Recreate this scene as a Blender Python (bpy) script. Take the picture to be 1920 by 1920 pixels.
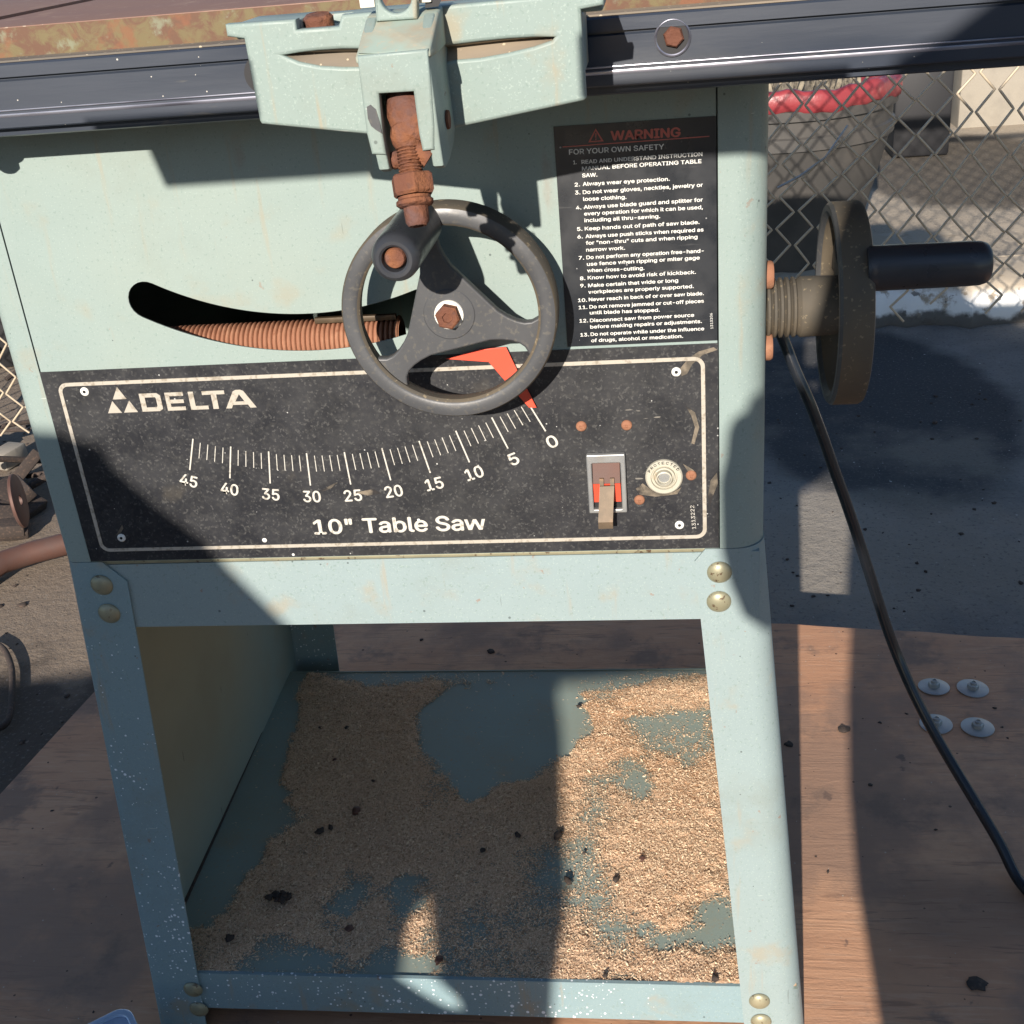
import bpy, bmesh, math, random
import numpy as np
from mathutils import Vector, Matrix, Euler
random.seed(7); rng = np.random.default_rng(11)
for o in list(bpy.data.objects): bpy.data.objects.remove(o)
S = bpy.context.scene; COL = S.collection
OFF = 0.74                       # concrete ground is z = 0, plywood top is z = 0.11

# ---------------------------------------------------------------- camera
cam = bpy.data.cameras.new('camera'); CAM = bpy.data.objects.new('camera', cam); COL.objects.link(CAM)
CAM.location = (-.03328538, -.75774356, .26680386 + OFF)
CAM.rotation_euler = [math.radians(a) for a in (63.18285243, 4.67594217, 5.94303157)]
cam.sensor_width = 36; cam.lens = 2281.342 / 1920 * 36; cam.clip_start = .02; cam.clip_end = 200
S.camera = CAM
S.render.resolution_x = S.render.resolution_y = 1024

# ---------------------------------------------------------------- light
SD = Vector((.13, 1, -.41))      # the way sunlight travels
world = bpy.data.worlds.new('World'); S.world = world; world.use_nodes = True
wn = world.node_tree; bg = wn.nodes['Background']
sky = wn.nodes.new('ShaderNodeTexSky'); sky.sky_type = 'NISHITA'; sky.sun_disc = False
elev = math.atan2(.41, math.hypot(.13, 1))
sky.sun_elevation = elev; sky.sun_rotation = math.atan2(-.13, -1)
sky.air_density = 1.0; sky.dust_density = .35; sky.ozone_density = 3.0
wn.links.new(sky.outputs[0], bg.inputs[0]); bg.inputs[1].default_value = .085
sl = bpy.data.lights.new('sun', 'SUN'); sl.energy = 5.0; sl.angle = math.radians(.53); sl.color = (1, .905, .80)
SUN = bpy.data.objects.new('sun', sl); COL.objects.link(SUN); SUN.rotation_euler = SD.to_track_quat('-Z', 'Y').to_euler()
SUN.location = (0, -3, 4)
S.view_settings.view_transform = 'Standard'; S.view_settings.look = 'None'
S.view_settings.exposure = .60; S.view_settings.gamma = 1
S.cycles.max_bounces = 8; S.cycles.diffuse_bounces = 5

# ---------------------------------------------------------------- measuring helpers: photo pixel -> point on a real plane
CM = CAM.rotation_euler.to_matrix(); CT = Vector(CAM.location); FP = 2281.342
def ray(x, y): return CM @ Vector(((x-960)/FP, -(y-960)/FP, -1))
def oY(x, y, Y=0.0):
    d = ray(x, y); return CT + d*((Y-CT.y)/d.y)
def oZ(x, y, Z):
    d = ray(x, y); return CT + d*((Z-CT.z)/d.z)
def pix(P):
    q = CM.transposed() @ (Vector(P)-CT); return 960+FP*q.x/-q.z, 960-FP*q.y/-q.z
def leg_y(z): return -.025*max(0, min(1, (OFF-.1515-z)/.478))     # stand front leans out
def oLeg(x, y, extra=0):
    P = oY(x, y, 0)
    for _ in range(6): P = oY(x, y, leg_y(P.z)-extra)
    return P

# ---------------------------------------------------------------- object helpers
def new_mesh_obj(name, me, parent=None, mat=None):
    o = bpy.data.objects.new(name, me); COL.objects.link(o)
    if parent is not None:
        o.parent = parent
        o.matrix_parent_inverse = Matrix.Translation(-root_loc(parent))
    if mat is not None:
        me.materials.clear()
        for m in (mat if isinstance(mat, (list, tuple)) else [mat]): me.materials.append(m)
    return o
def root_loc(p):
    v = Vector((0, 0, 0))
    while p is not None:
        if p.type == 'EMPTY': return Vector(p.location)
        p = p.parent if False else None
    return v
def thing(name, label, cat, loc, group=None):
    o = bpy.data.objects.new(name, None); COL.objects.link(o); o.location = loc; o.empty_display_size = .05
    o['label'] = label; o['category'] = cat
    if group: o['group'] = group
    return o
def tag(o, label, cat, group=None, kind=None):
    if label: o['label'] = label
    if cat: o['category'] = cat
    if group: o['group'] = group
    if kind: o['kind'] = kind
    return o
def smooth(me, ang=40):
    me.polygons.foreach_set('use_smooth', [True]*len(me.polygons))
    try: me.set_sharp_from_angle(angle=math.radians(ang))
    except Exception: pass
def crom(P, k=8):
    out = []
    for i in range(len(P)-1):
        a, b_, c_, d = P[max(i-1, 0)], P[i], P[i+1], P[min(i+2, len(P)-1)]
        for j in range(k):
            t = j/k; out.append(.5*((2*b_)+(c_-a)*t+(2*a-5*b_+4*c_-d)*t*t+(3*b_-a-3*c_+d)*t**3))
    return out+[P[-1]]
def rough_up(bm, amp, f):
    for v in bm.verts:
        c = v.co*f; v.co += Vector((math.sin(c.x*1.3+c.z*2.1)*math.sin(c.y*1.7+c.z), math.sin(c.y*1.9+c.x*1.1)*math.cos(c.z*1.5), math.sin(c.z*1.4+c.y*2.3)*math.cos(c.x*1.2)))*amp
class B:
    """collects shapes in world coordinates and links them as one mesh object"""
    def __init__(s): s.bm = bmesh.new()
    def box(s, lo, hi, bev=0, rot=None, seg=2, centre=None):
        lo = Vector(lo); hi = Vector(hi); c = (lo+hi)/2; d = hi-lo
        t = bmesh.new(); bmesh.ops.create_cube(t, size=1)
        bmesh.ops.scale(t, vec=d, verts=t.verts)
        if bev: bmesh.ops.bevel(t, geom=list(t.edges), offset=bev, segments=seg, affect='EDGES', profile=.5)
        M = Matrix.Translation(c) @ (rot.to_4x4() if rot else Matrix.Identity(4))
        bmesh.ops.transform(t, matrix=M, verts=t.verts); s.add(t); return s
    def add(s, t):
        me = bpy.data.meshes.new('t'); t.to_mesh(me); t.free(); s.bm.from_mesh(me); bpy.data.meshes.remove(me)
    def addme(s, me): s.bm.from_mesh(me); bpy.data.meshes.remove(me)
    def lathe(s, org, axis, prof, n=48, closed=False):
        """prof: (distance along axis, radius)"""
        axis = Vector(axis).normalized(); org = Vector(org)
        a = axis.orthogonal().normalized(); b = axis.cross(a)
        rings = []
        for h, r in prof:
            if r <= 1e-7: rings.append([s.bm.verts.new(org+axis*h)])
            else: rings.append([s.bm.verts.new(org+axis*h+(a*math.cos(t)+b*math.sin(t))*r) for t in [2*math.pi*i/n for i in range(n)]])
        prs = list(zip(rings[:-1], rings[1:]))
        if closed: prs.append((rings[-1], rings[0]))
        for p, q in prs:
            for i in range(n):
                j = (i+1) % n
                if len(p) == 1 and len(q) == 1: continue
                if len(p) == 1: s.bm.faces.new((p[0], q[i], q[j]))
                elif len(q) == 1: s.bm.faces.new((p[j], p[i], q[0]))
                else: s.bm.faces.new((p[j], p[i], q[i], q[j]))
        return s
    def tube(s, pts, r, n=12, cap=True):
        pts = [Vector(p) for p in pts]; rr = r if isinstance(r, (list, tuple)) else [r]*len(pts)
        rings = []; up = None
        for i, p in enumerate(pts):
            d = (pts[min(i+1, len(pts)-1)]-pts[max(i-1, 0)]).normalized()
            up = (d.orthogonal() if up is None else (up-d*up.dot(d))).normalized(); w = d.cross(up)
            rings.append([s.bm.verts.new(p+(up*math.cos(2*math.pi*k/n)+w*math.sin(2*math.pi*k/n))*rr[i]) for k in range(n)])
        for p, q in zip(rings[:-1], rings[1:]):
            for k in range(n): s.bm.faces.new((p[k], p[(k+1) % n], q[(k+1) % n], q[k]))
        if cap:
            s.bm.faces.new(rings[0][::-1]); s.bm.faces.new(rings[-1])
        return s
    def grid(s, rows):
        vs = [[s.bm.verts.new(p) for p in r] for r in rows]
        for a, b in zip(vs[:-1], vs[1:]):
            for i in range(len(a)-1): s.bm.faces.new((a[i], a[i+1], b[i+1], b[i]))
        return s
    def poly(s, pts):
        s.bm.faces.new([s.bm.verts.new(p) for p in pts]); return s
    def prism(s, outline, y0, y1, bev=0.0, holes=(), plane='XZ', seg=2):
        s.addme(extrude_poly(outline, y0, y1, bev, holes, plane, seg)); return s
    def hull(s, pts):
        t = bmesh.new()
        for p in pts: t.verts.new(p)
        bmesh.ops.convex_hull(t, input=t.verts); s.add(t); return s
    def build(s, name, mat, parent=None, ang=40, recalc=True):
        if recalc: bmesh.ops.recalc_face_normals(s.bm, faces=s.bm.faces)
        me = bpy.data.meshes.new(name); s.bm.to_mesh(me); s.bm.free(); smooth(me, ang)
        return new_mesh_obj(name, me, parent, mat)
def curve_to_mesh(cu, M):
    o = bpy.data.objects.new('tmp', cu); COL.objects.link(o)
    dg = bpy.context.evaluated_depsgraph_get(); dg.update()
    me = bpy.data.meshes.new_from_object(o.evaluated_get(dg), depsgraph=dg)
    bpy.data.objects.remove(o); bpy.data.curves.remove(cu)
    me.transform(M); return me
PL = {'XZ': Matrix(((1, 0, 0, 0), (0, 0, 1, 0), (0, 1, 0, 0), (0, 0, 0, 1))),    # (a,b,c)->(a, c, b)
      'XY': Matrix.Identity(4),
      'YZ': Matrix(((0, 0, 1, 0), (1, 0, 0, 0), (0, 1, 0, 0), (0, 0, 0, 1)))}     # (a,b,c)->(c, a, b)
def extrude_poly(outline, y0, y1, bev, holes, plane, seg=2):
    cu = bpy.data.curves.new('c', 'CURVE'); cu.dimensions = '2D'; cu.fill_mode = 'BOTH'
    for L in [outline]+list(holes):
        sp = cu.splines.new('POLY'); sp.points.add(len(L)-1); sp.use_cyclic_u = True
        for i, p in enumerate(L): sp.points[i].co = (p[0], p[1], 0, 1)
    cu.extrude = max(0, abs(y1-y0)/2-bev); cu.bevel_depth = bev; cu.bevel_resolution = seg
    if bev: cu.offset = -bev
    M = PL[plane] @ Matrix.Translation((0, 0, (y0+y1)/2))
    return curve_to_mesh(cu, M)
def arc(cx, cz, r, a0, a1, n=24):
    return [(cx+r*math.cos(math.radians(a0+(a1-a0)*i/n)), cz+r*math.sin(math.radians(a0+(a1-a0)*i/n))) for i in range(n+1)]
def rrect(x0, z0, x1, z1, r, n=6):
    return arc(x1-r, z1-r, r, 0, 90, n)+arc(x0+r, z1-r, r, 90, 180, n)+arc(x0+r, z0+r, r, 180, 270, n)+arc(x1-r, z0+r, r, 270, 360, n)
FONT = None
try:            # the grotesque that ships with Blender itself; the built-in face otherwise
    import os
    FONT = bpy.data.fonts.load(os.path.join(bpy.utils.resource_path('LOCAL'), 'datafiles', 'fonts', 'Inter.woff2'))
except Exception: FONT = None
def text_mesh(txt, p0, p1, h, y, bold=.0, depth=.00012, up=None):
    """letters standing on the baseline p0->p1 (x,z pairs) on the plane y, cap height h, stretched to end at p1"""
    cu = bpy.data.curves.new('t', 'FONT'); cu.body = txt; cu.size = 1; cu.extrude = 0
    if FONT: cu.font = FONT
    cu.resolution_u = 4
    me = curve_to_mesh(cu, Matrix.Identity(4))
    co = np.empty(len(me.vertices)*3); me.vertices.foreach_get('co', co); co = co.reshape(-1, 3)
    x0, x1 = co[:, 0].min(), co[:, 0].max()
    ch = CAPH
    L = math.hypot(p1[0]-p0[0], p1[1]-p0[1]); dx, dz = (p1[0]-p0[0])/L, (p1[1]-p0[1])/L
    X = (co[:, 0]-x0)/(x1-x0)*L; Zz = co[:, 1]/ch*h
    out = np.stack([p0[0]+X*dx-Zz*dz, np.full(len(X), y), p0[1]+X*dz+Zz*dx], 1)
    me.vertices.foreach_set('co', out.ravel())
    if bold:                       # heavier strokes: the same letters again, shifted by a hair
        t = bmesh.new(); w = bold*h
        for k_, (sx, sz) in enumerate(((0, 0), (1, 0), (-1, 0), (0, .7), (0, -.7))):
            t.from_mesh(me); t.verts.ensure_lookup_table()
            for v in t.verts[-len(me.vertices):]: v.co += Vector((sx*w, -.000018*k_, sz*w))
        t.to_mesh(me); t.free()
    return me

CAPH = 1.0
def _cap():
    cu = bpy.data.curves.new('t', 'FONT'); cu.body = 'H'; cu.size = 1
    if FONT: cu.font = FONT
    me = curve_to_mesh(cu, Matrix.Identity(4)); h = max(v.co.y for v in me.vertices); bpy.data.meshes.remove(me); return h
CAPH = _cap()
# ---------------------------------------------------------------- materials
class M:
    def __init__(s, name, col, rough=.6, metal=0, spec=.5):
        s.m = bpy.data.materials.new(name); s.m.use_nodes = True; s.t = s.m.node_tree; s.n = s.t.nodes; s.l = s.t.links
        s.b = s.n['Principled BSDF']; s.b.inputs['Roughness'].default_value = rough; s.b.inputs['Metallic'].default_value = metal
        s.b.inputs['Specular IOR Level'].default_value = spec
        g = s.n.new('ShaderNodeNewGeometry'); s.pos = g.outputs['Position']; s.geo = g
        r = s.n.new('ShaderNodeRGB'); r.outputs[0].default_value = (*col, 1); s.c = r.outputs[0]; s.r = None; s.bmp = None; s.rough = rough
    def mapv(s, scale=(1, 1, 1), rot=(0, 0, 0), loc=(0, 0, 0)):
        m = s.n.new('ShaderNodeMapping'); s.l.new(s.pos, m.inputs[0])
        m.inputs['Scale'].default_value = scale; m.inputs['Rotation'].default_value = rot; m.inputs['Location'].default_value = loc
        return m.outputs[0]
    def noise(s, scale, detail=4, rough=.55, st=(1, 1, 1), loc=(0, 0, 0), rot=(0, 0, 0), dist=0):
        t = s.n.new('ShaderNodeTexNoise'); t.inputs['Scale'].default_value = scale; t.inputs['Detail'].default_value = detail
        t.inputs['Roughness'].default_value = rough; t.inputs['Distortion'].default_value = dist
        s.l.new(s.mapv(st, rot, loc), t.inputs['Vector']); return t.outputs[0]
    def ramp(s, v, lo, hi, a=0, b=1, interp='SMOOTHSTEP'):
        m = s.n.new('ShaderNodeMapRange'); m.interpolation_type = interp
        s.l.new(v, m.inputs[0]); m.inputs[1].default_value = lo; m.inputs[2].default_value = hi
        m.inputs[3].default_value = a; m.inputs[4].default_value = b; return m.outputs[0]
    def math(s, op, a, b=None):
        m = s.n.new('ShaderNodeMath'); m.operation = op
        for i, v in enumerate((a, b)):
            if v is None: continue
            if isinstance(v, (int, float)): m.inputs[i].default_value = v
            else: s.l.new(v, m.inputs[i])
        return m.outputs[0]
    def mix(s, fac, col, amt=1.0):
        m = s.n.new('ShaderNodeMix'); m.data_type = 'RGBA'
        f = s.math('MULTIPLY', fac, amt) if not isinstance(fac, (int, float)) else None
        if f is None: m.inputs[0].default_value = fac*amt
        else: s.l.new(f, m.inputs[0])
        s.l.new(s.c, m.inputs[6])
        if isinstance(col, tuple): m.inputs[7].default_value = (*col, 1)
        else: s.l.new(col, m.inputs[7])
        s.c = m.outputs[2]; return s
    def lay(s, scale, lo, hi, col, amt=1.0, **k): return s.mix(s.ramp(s.noise(scale, **k), lo, hi), col, amt)
    def cells(s, scale, rmax, col, mask=None, amt=1.0, st=(1, 1, 1), loc=(0, 0, 0)):
        """small round spots of random size"""
        v = s.n.new('ShaderNodeTexVoronoi'); v.inputs['Scale'].default_value = scale; s.l.new(s.mapv(st, loc=loc), v.inputs['Vector'])
        sep = s.n.new('ShaderNodeSeparateColor'); s.l.new(v.outputs['Color'], sep.inputs[0])
        rad = s.math('MULTIPLY', s.math('POWER', sep.outputs[0], 4.0), rmax)
        if mask is not None: rad = s.math('MULTIPLY', rad, mask)
        f = s.math('GREATER_THAN', s.math('SUBTRACT', rad, v.outputs['Distance']), .0)
        f = s.math('MULTIPLY', f, s.math('GREATER_THAN', rad, rmax*.22))
        return s.mix(f, col, amt)
    def axis(s, i):
        x = s.n.new('ShaderNodeSeparateXYZ'); s.l.new(s.pos, x.inputs[0]); return x.outputs[i]
    def ell(s, cx, cy, rx, ry, soft=.25, wob=.25, ax=(0, 1), ns=12):
        dx = s.math('DIVIDE', s.math('SUBTRACT', s.axis(ax[0]), cx), rx); dy = s.math('DIVIDE', s.math('SUBTRACT', s.axis(ax[1]), cy), ry)
        d = s.math('SQRT', s.math('ADD', s.math('MULTIPLY', dx, dx), s.math('MULTIPLY', dy, dy)))
        d = s.math('ADD', d, s.math('MULTIPLY', s.math('SUBTRACT', s.noise(ns, 6), .5), wob*2))
        return s.ramp(d, 1-soft, 1+soft, 1, 0)
    def bump(s, h, strength=.3, dist=.001):
        b = s.n.new('ShaderNodeBump'); b.inputs['Strength'].default_value = strength; b.inputs['Distance'].default_value = dist
        s.l.new(h, b.inputs['Height'])
        if s.bmp is not None: s.l.new(s.bmp, b.inputs['Normal'])
        s.bmp = b.outputs[0]; return s
    def roughn(s, scale, lo, hi, **k):
        s.r = s.ramp(s.noise(scale, **k), .3, .7, lo, hi); return s
    def done(s):
        s.l.new(s.c, s.b.inputs['Base Color'])
        if s.r is not None: s.l.new(s.r, s.b.inputs['Roughness'])
        if s.bmp is not None: s.l.new(s.bmp, s.b.inputs['Normal'])
        return s.m

PAINT = (.252, .322, .308)
def paint(name, specks=0, dirt=.5, warm=.35, base=PAINT):
    m = M(name, base, .5, 0, .35)
    m.lay(2.2, .35, .7, (.33, .375, .32), .5*warm+.1)
    m.lay(9, .4, .75, (.33, .345, .27), .4*warm)
    m.lay(420, .60, .70, (.19, .26, .235), .6, detail=2)          # fine grain of the paint
    m.lay(900, .60, .75, (.38, .46, .42), .45, detail=1)
    m.lay(26, .57, .74, (.33, .26, .16), .65*dirt, detail=7)
    m.lay(14, .64, .72, (.27, .14, .08), .7*dirt, detail=8, st=(1, 1, .35))
    m.lay(90, .685, .72, (.27, .12, .06), .7*dirt, detail=5)
    m.cells(95, .10, (.06, .08, .08), amt=.7, loc=(.3, .1, .2))
    m.lay(34, .60, .72, (.36, .27, .16), .55*dirt, detail=6, st=(2.6, 1, .22), loc=(8, 1, 2))
    m.lay(7, .52, .72, (.20, .21, .17), .5*dirt, detail=9, rough=.7, loc=(2, 4, 9))
    m.lay(48, .70, .715, (.10, .075, .06), .8, detail=8, rough=.7, loc=(9, 9, 1))
    # hairline scratches
    m.lay(60, .735, .75, (.12, .14, .13), .5, detail=3, st=(3.2, 1, .25), loc=(4, 2, 1))
    m.lay(60, .745, .76, (.55, .6, .56), .5, detail=3, st=(.3, 1, 3), loc=(2, 7, 3))
    if specks:
        msk = m.ramp(m.axis(2), .15, .62, 1.0, .12, 'LINEAR')
        mx = m.ramp(m.axis(0), -.28, .0, 1.0, .25, 'LINEAR')
        mk = m.math('MULTIPLY', m.math('MULTIPLY', msk, mx), m.ramp(m.noise(9, 2), .38, .6, .7, 1.3))
        m.cells(150, .33, (.74, .80, .84), mk)
        m.cells(330, .45, (.74, .80, .84), mk, loc=(.6, .1, .4)); m.cells(210, .34, (.74, .80, .84), mk, loc=(.1, .5, .3)); m.cells(62, .14, (.74, .80, .84), mk, loc=(.7, .2, .9))
    m.bump(m.noise(420, 3), .12, .0006); m.bump(m.noise(10, 3), .10, .002); m.bump(m.noise(3.2, 3), .22, .012)
    m.roughn(30, .42, .62)
    return m.done()
MT = {}
m = M('bronze', (.085, .060, .036), .5, .3); m.lay(120, .4, .7, (.13, .09, .055), .7); m.lay(60, .55, .7, (.24, .12, .05), .5); MT['bronze'] = m.done()
MT['paint'] = paint('green_enamel'); MT['paint_spk'] = paint('green_enamel_spattered', 1, .8, .1, (.215, .308, .335))
MT['paint_cast'] = paint('green_cast_enamel', 0, .9, .15, (.228, .298, .280))
MT['paint_leg'] = paint('green_enamel_stand', 0, .7, .1, (.252, .322, .330))
m = M('inside_sheet', (.36, .34, .24), .5, 0, .3)
m.mix(m.ramp(m.axis(1), .25, .47), (.20, .32, .34), .7).mix(m.ramp(m.axis(2), .42, .16), (.20, .31, .32), .55)
m.lay(8, .4, .7, (.28, .26, .18), .5); m.lay(60, .73, .745, (.03, .03, .03), .6, st=(1, 2.5, .4), detail=3)
MT['inside'] = m.done()
m = M('shelf_paint', (.27, .34, .31), .55, 0, .35); m.lay(6, .35, .7, (.26, .28, .22), .6); m.lay(30, .55, .8, (.36, .29, .18), .4, detail=7)
m.lay(300, .6, .7, (.34, .27, .17), .4, detail=3); m.lay(50, .70, .73, (.5, .48, .4), .3, st=(.4, 2.5, 1))
MT['shelf'] = m.done()
m = M('rust', (.145, .062, .040), .85, 0, .2); m.lay(60, .45, .7, (.27, .11, .05), .65, detail=8); m.lay(150, .55, .7, (.12, .06, .045), .8, detail=6)
m.lay(45, .50, .66, (.14, .085, .08), .8, detail=5); m.bump(m.noise(260, 6), .9, .002); MT['rust'] = m.done()
m = M('orange_rust', (.29, .135, .08), .8, 0, .25); m.lay(90, .45, .7, (.37, .19, .115), .8, detail=6); m.lay(220, .6, .7, (.23, .09, .05), .7)
m.bump(m.noise(300, 5), .5, .0008); MT['orust'] = m.done()
m = M('black_anodised', (.026, .034, .050), .38, 0, .5); m.lay(6, .4, .7, (.045, .055, .075), .7, st=(.3, 1, 1)); m.lay(20, .55, .75, (.12, .12, .115), .35, detail=8, st=(.35, 1, 1))
m.lay(120, .66, .72, (.13, .12, .10), .5, st=(.15, 1, 1)); m.cells(230, .15, (.50, .47, .42), m.ramp(m.noise(7, 2), .35, .65, .2, 1.2)); m.roughn(18, .28, .55, st=(.2, 1, 1)); m.bump(m.noise(200, 4, st=(.1, 1, 1)), .15, .0006)
MT['rail'] = m.done()
m = M('worn_edge', (.38, .38, .44), .3, .8); m.lay(60, .4, .7, (.10, .10, .13), .8, st=(.3, 1, 1)); MT['edge'] = m.done()
m = M('dusty_black', (.27, .22, .16), .9); m.lay(12, .35, .65, (.08, .08, .08), .7, detail=8, st=(.4, 1, 1)); m.cells(300, .3, (.5, .42, .30)); MT['dusty'] = m.done()
m = M('dusty_enamel', (.30, .38, .33), .7); m.lay(30, .40, .62, (.34, .29, .21), .85, detail=7); m.lay(300, .55, .7, (.42, .35, .25), .6); MT['dusty2'] = m.done()
m = M('rusty_iron_table', (.24, .14, .10), .6, .15); m.lay(5, .35, .7, (.22, .13, .10), .8, st=(.5, 1, 1)); m.lay(40, .55, .75, (.36, .24, .17), .6, detail=8); m.lay(160, .66, .72, (.5, .42, .32), .6)
m.bump(m.noise(200, 4), .2, .0006); MT['iron'] = m.done()
m = M('table_edge_rust', (.125, .065, .04), .8); m.lay(60, .44, .60, (.155, .13, .06), .8, detail=9, rough=.7, dist=.6); m.lay(45, .60, .70, (.20, .21, .14), .8, detail=9, rough=.7, loc=(1, 3, 2)); m.lay(70, .55, .68, (.20, .08, .04), .7, detail=8)
m.bump(m.noise(120, 6), .5, .001); MT['iron_edge'] = m.done()
m = M('black_plate', (.018, .019, .023), .42, 0, .5); m.lay(7, .4, .75, (.032, .033, .034), .8, detail=5); m.lay(330, .45, .72, (.045, .045, .044), .6, detail=3); m.lay(500, .6, .7, (.10, .10, .095), .5, detail=1)
m.lay(22, .62, .74, (.07, .06, .045), .4, detail=8); m.lay(60, .74, .75, (.3, .28, .24), .6, detail=2, st=(.5, 1, 2.5)); m.cells(140, .10, (.5, .5, .48), amt=.8); m.roughn(40, .35, .6); m.bump(m.noise(500, 2), .12, .0004)
MT['plate'] = m.done()
m = M('black_label', (.016, .019, .024), .30, 0, .5); m.lay(9, .4, .75, (.05, .052, .055), .7, detail=6); m.lay(90, .64, .68, (.12, .12, .12), .35, detail=4, st=(.15, 1, 2.2)); m.cells(160, .10, (.4, .4, .4), amt=.7); m.roughn(50, .22, .45)
MT['label'] = m.done()
m = M('silver_print', (.52, .48, .41), .45, .25); m.lay(260, .5, .68, (.30, .26, .20), .8, detail=4); m.lay(30, .55, .75, (.36, .32, .25), .6); MT['silver'] = m.done()
m = M('silver_lettering', (.60, .58, .52), .45, .1); m.lay(300, .56, .70, (.30, .27, .22), .8, detail=3); MT['silver2'] = m.done()
m = M('white_print', (.72, .72, .68), .5); m.lay(300, .62, .72, (.35, .34, .30), .6, detail=3); MT['white'] = m.done()
m = M('red_print', (.50, .13, .10), .5); MT['red'] = m.done()
m = M('red_pointer', (.72, .085, .045), .45); m.lay(50, .5, .75, (.60, .10, .06), .5); MT['pointer'] = m.done()
m = M('handwheel_black', (.060, .062, .066), .42, 0, .5); m.lay(9, .38, .68, (.085, .088, .092), .8, detail=5); m.lay(300, .55, .7, (.13, .12, .10), .5, detail=2); m.lay(35, .64, .72, (.20, .17, .12), .35, detail=8)
m.bump(m.noise(420, 2), .12, .0005); m.roughn(30, .35, .55); MT['wheel'] = m.done()
m = M('handwheel_dusty_side', (.115, .092, .062), .8); m.lay(14, .38, .62, (.07, .065, .055), .8, detail=7); m.lay(300, .6, .7, (.3, .24, .15), .6); MT['wheel_dust'] = m.done()
m = M('black_handle', (.036, .039, .046), .36, 0, .5); m.lay(25, .62, .75, (.12, .10, .08), .4, detail=6); m.roughn(40, .24, .42); MT['handle'] = m.done()
m = M('white_washer', (.78, .76, .68), .5); m.lay(90, .5, .75, (.5, .4, .28), .5); MT['washer'] = m.done()
m = M('old_brass_bolt', (.30, .285, .19), .45, .35); m.lay(220, .60, .66, (.10, .055, .03), .9, detail=3); m.lay(60, .4, .7, (.40, .37, .25), .6); MT['bolt'] = m.done()
m = M('zinc', (.42, .43, .42), .45, .7); m.lay(60, .4, .7, (.30, .31, .33), .6, detail=6); m.lay(18, .6, .7, (.38, .33, .26), .5); MT['zinc'] = m.done()
m = M('cord_black', (.016, .019, .025), .22, 0, .5); m.bump(m.noise(240, 3), .15, .0005); m.lay(70, .6, .75, (.08, .08, .08), .4); MT['cord'] = m.done()
# ground materials
m = M('concrete', (.255, .24, .222), .9, 0, .25)
m.lay(3.2, .35, .65, (.15, .143, .135), .8, detail=9, rough=.65); m.lay(14, .45, .7, (.20, .185, .165), .6, detail=9, rough=.7)
m.lay(90, .6, .75, (.06, .055, .05), .7, detail=4); m.lay(55, .67, .70, (.30, .28, .25), .5, detail=5, st=(.6, 1.2, 1))
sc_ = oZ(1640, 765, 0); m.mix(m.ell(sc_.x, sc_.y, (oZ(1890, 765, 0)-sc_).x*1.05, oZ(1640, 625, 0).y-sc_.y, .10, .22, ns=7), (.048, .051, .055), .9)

m.cells(38, .09, (.5, .5, .47), amt=.9); m.cells(90, .14, (.45, .45, .43), amt=.9, loc=(.4, .8, .1))
m.lay(7, .495, .505, (.05, .045, .04), .0, detail=3); m.lay(1.6, .52, .62, (.33, .29, .23), .45, detail=6, loc=(5, 1, 0))
sd_ = oZ(1830, 315, .101); m.mix(m.ramp(m.axis(1), 2.3, 2.55), (.44, .37, .28), .85); m.mix(m.ell(sd_.x, sd_.y, .38, .55, .12, .2, ns=5), (.095, .08, .062), .9)  # the dark ellipse is far-ground shade painted into the colour
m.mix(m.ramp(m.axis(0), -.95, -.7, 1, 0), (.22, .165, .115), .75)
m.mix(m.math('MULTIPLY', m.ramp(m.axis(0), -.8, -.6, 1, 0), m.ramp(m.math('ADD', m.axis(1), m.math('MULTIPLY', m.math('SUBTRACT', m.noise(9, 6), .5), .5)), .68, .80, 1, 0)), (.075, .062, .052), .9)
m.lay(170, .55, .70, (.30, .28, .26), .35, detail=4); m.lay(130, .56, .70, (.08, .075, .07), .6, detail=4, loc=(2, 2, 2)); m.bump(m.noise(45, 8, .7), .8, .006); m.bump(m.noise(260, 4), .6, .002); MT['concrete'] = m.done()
m = M('weathered_plywood', (.56, .30, .175), .75, 0, .3); R0 = (0, 0, math.radians(8.1))
m.lay(4, .35, .68, (.64, .38, .235), .8, detail=7, st=(.6, 1, 1), rot=R0)
m.lay(30, .42, .70, (.42, .215, .13), .45, detail=9, rough=.7, st=(.22, 1, 1), rot=R0, dist=.8)
m.lay(120, .56, .68, (.24, .14, .095), .55, detail=5, st=(.10, 1, 1), rot=R0, dist=1.2)
m.lay(240, .54, .66, (.66, .43, .29), .3, detail=3, st=(.10, 1, 1), rot=R0)
m.lay(60, .67, .71, (.10, .065, .05), .7, detail=7, rough=.7, st=(.12, 1, 1), rot=R0, loc=(4, 4, 4))
m.lay(3.2, .47, .60, (.33, .21, .15), .85, detail=9, rough=.65); m.lay(9, .54, .66, (.22, .155, .12), .75, detail=9, rough=.65, loc=(3, 9, 0)); m.lay(22, .68, .72, (.14, .10, .085), .7, detail=8, loc=(7, 2, 0))
m.lay(26, .70, .73, (.52, .28, .18), .8, detail=3, loc=(1, 5, 2)); m.cells(75, .14, (.04, .03, .025), amt=.8); m.cells(120, .12, (.55, .48, .38), amt=.8, loc=(.2, .6, .3))
m.mix(m.ell(.235, .14, .075, .05, .45, .5, ns=14), (.12, .09, .075), .45)
m.bump(m.noise(120, 6, .6, st=(.12, 1, 1), rot=R0, dist=1.2), .45, .0015); m.bump(m.noise(300, 4), .3, .0008); MT['ply'] = m.done()
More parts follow.
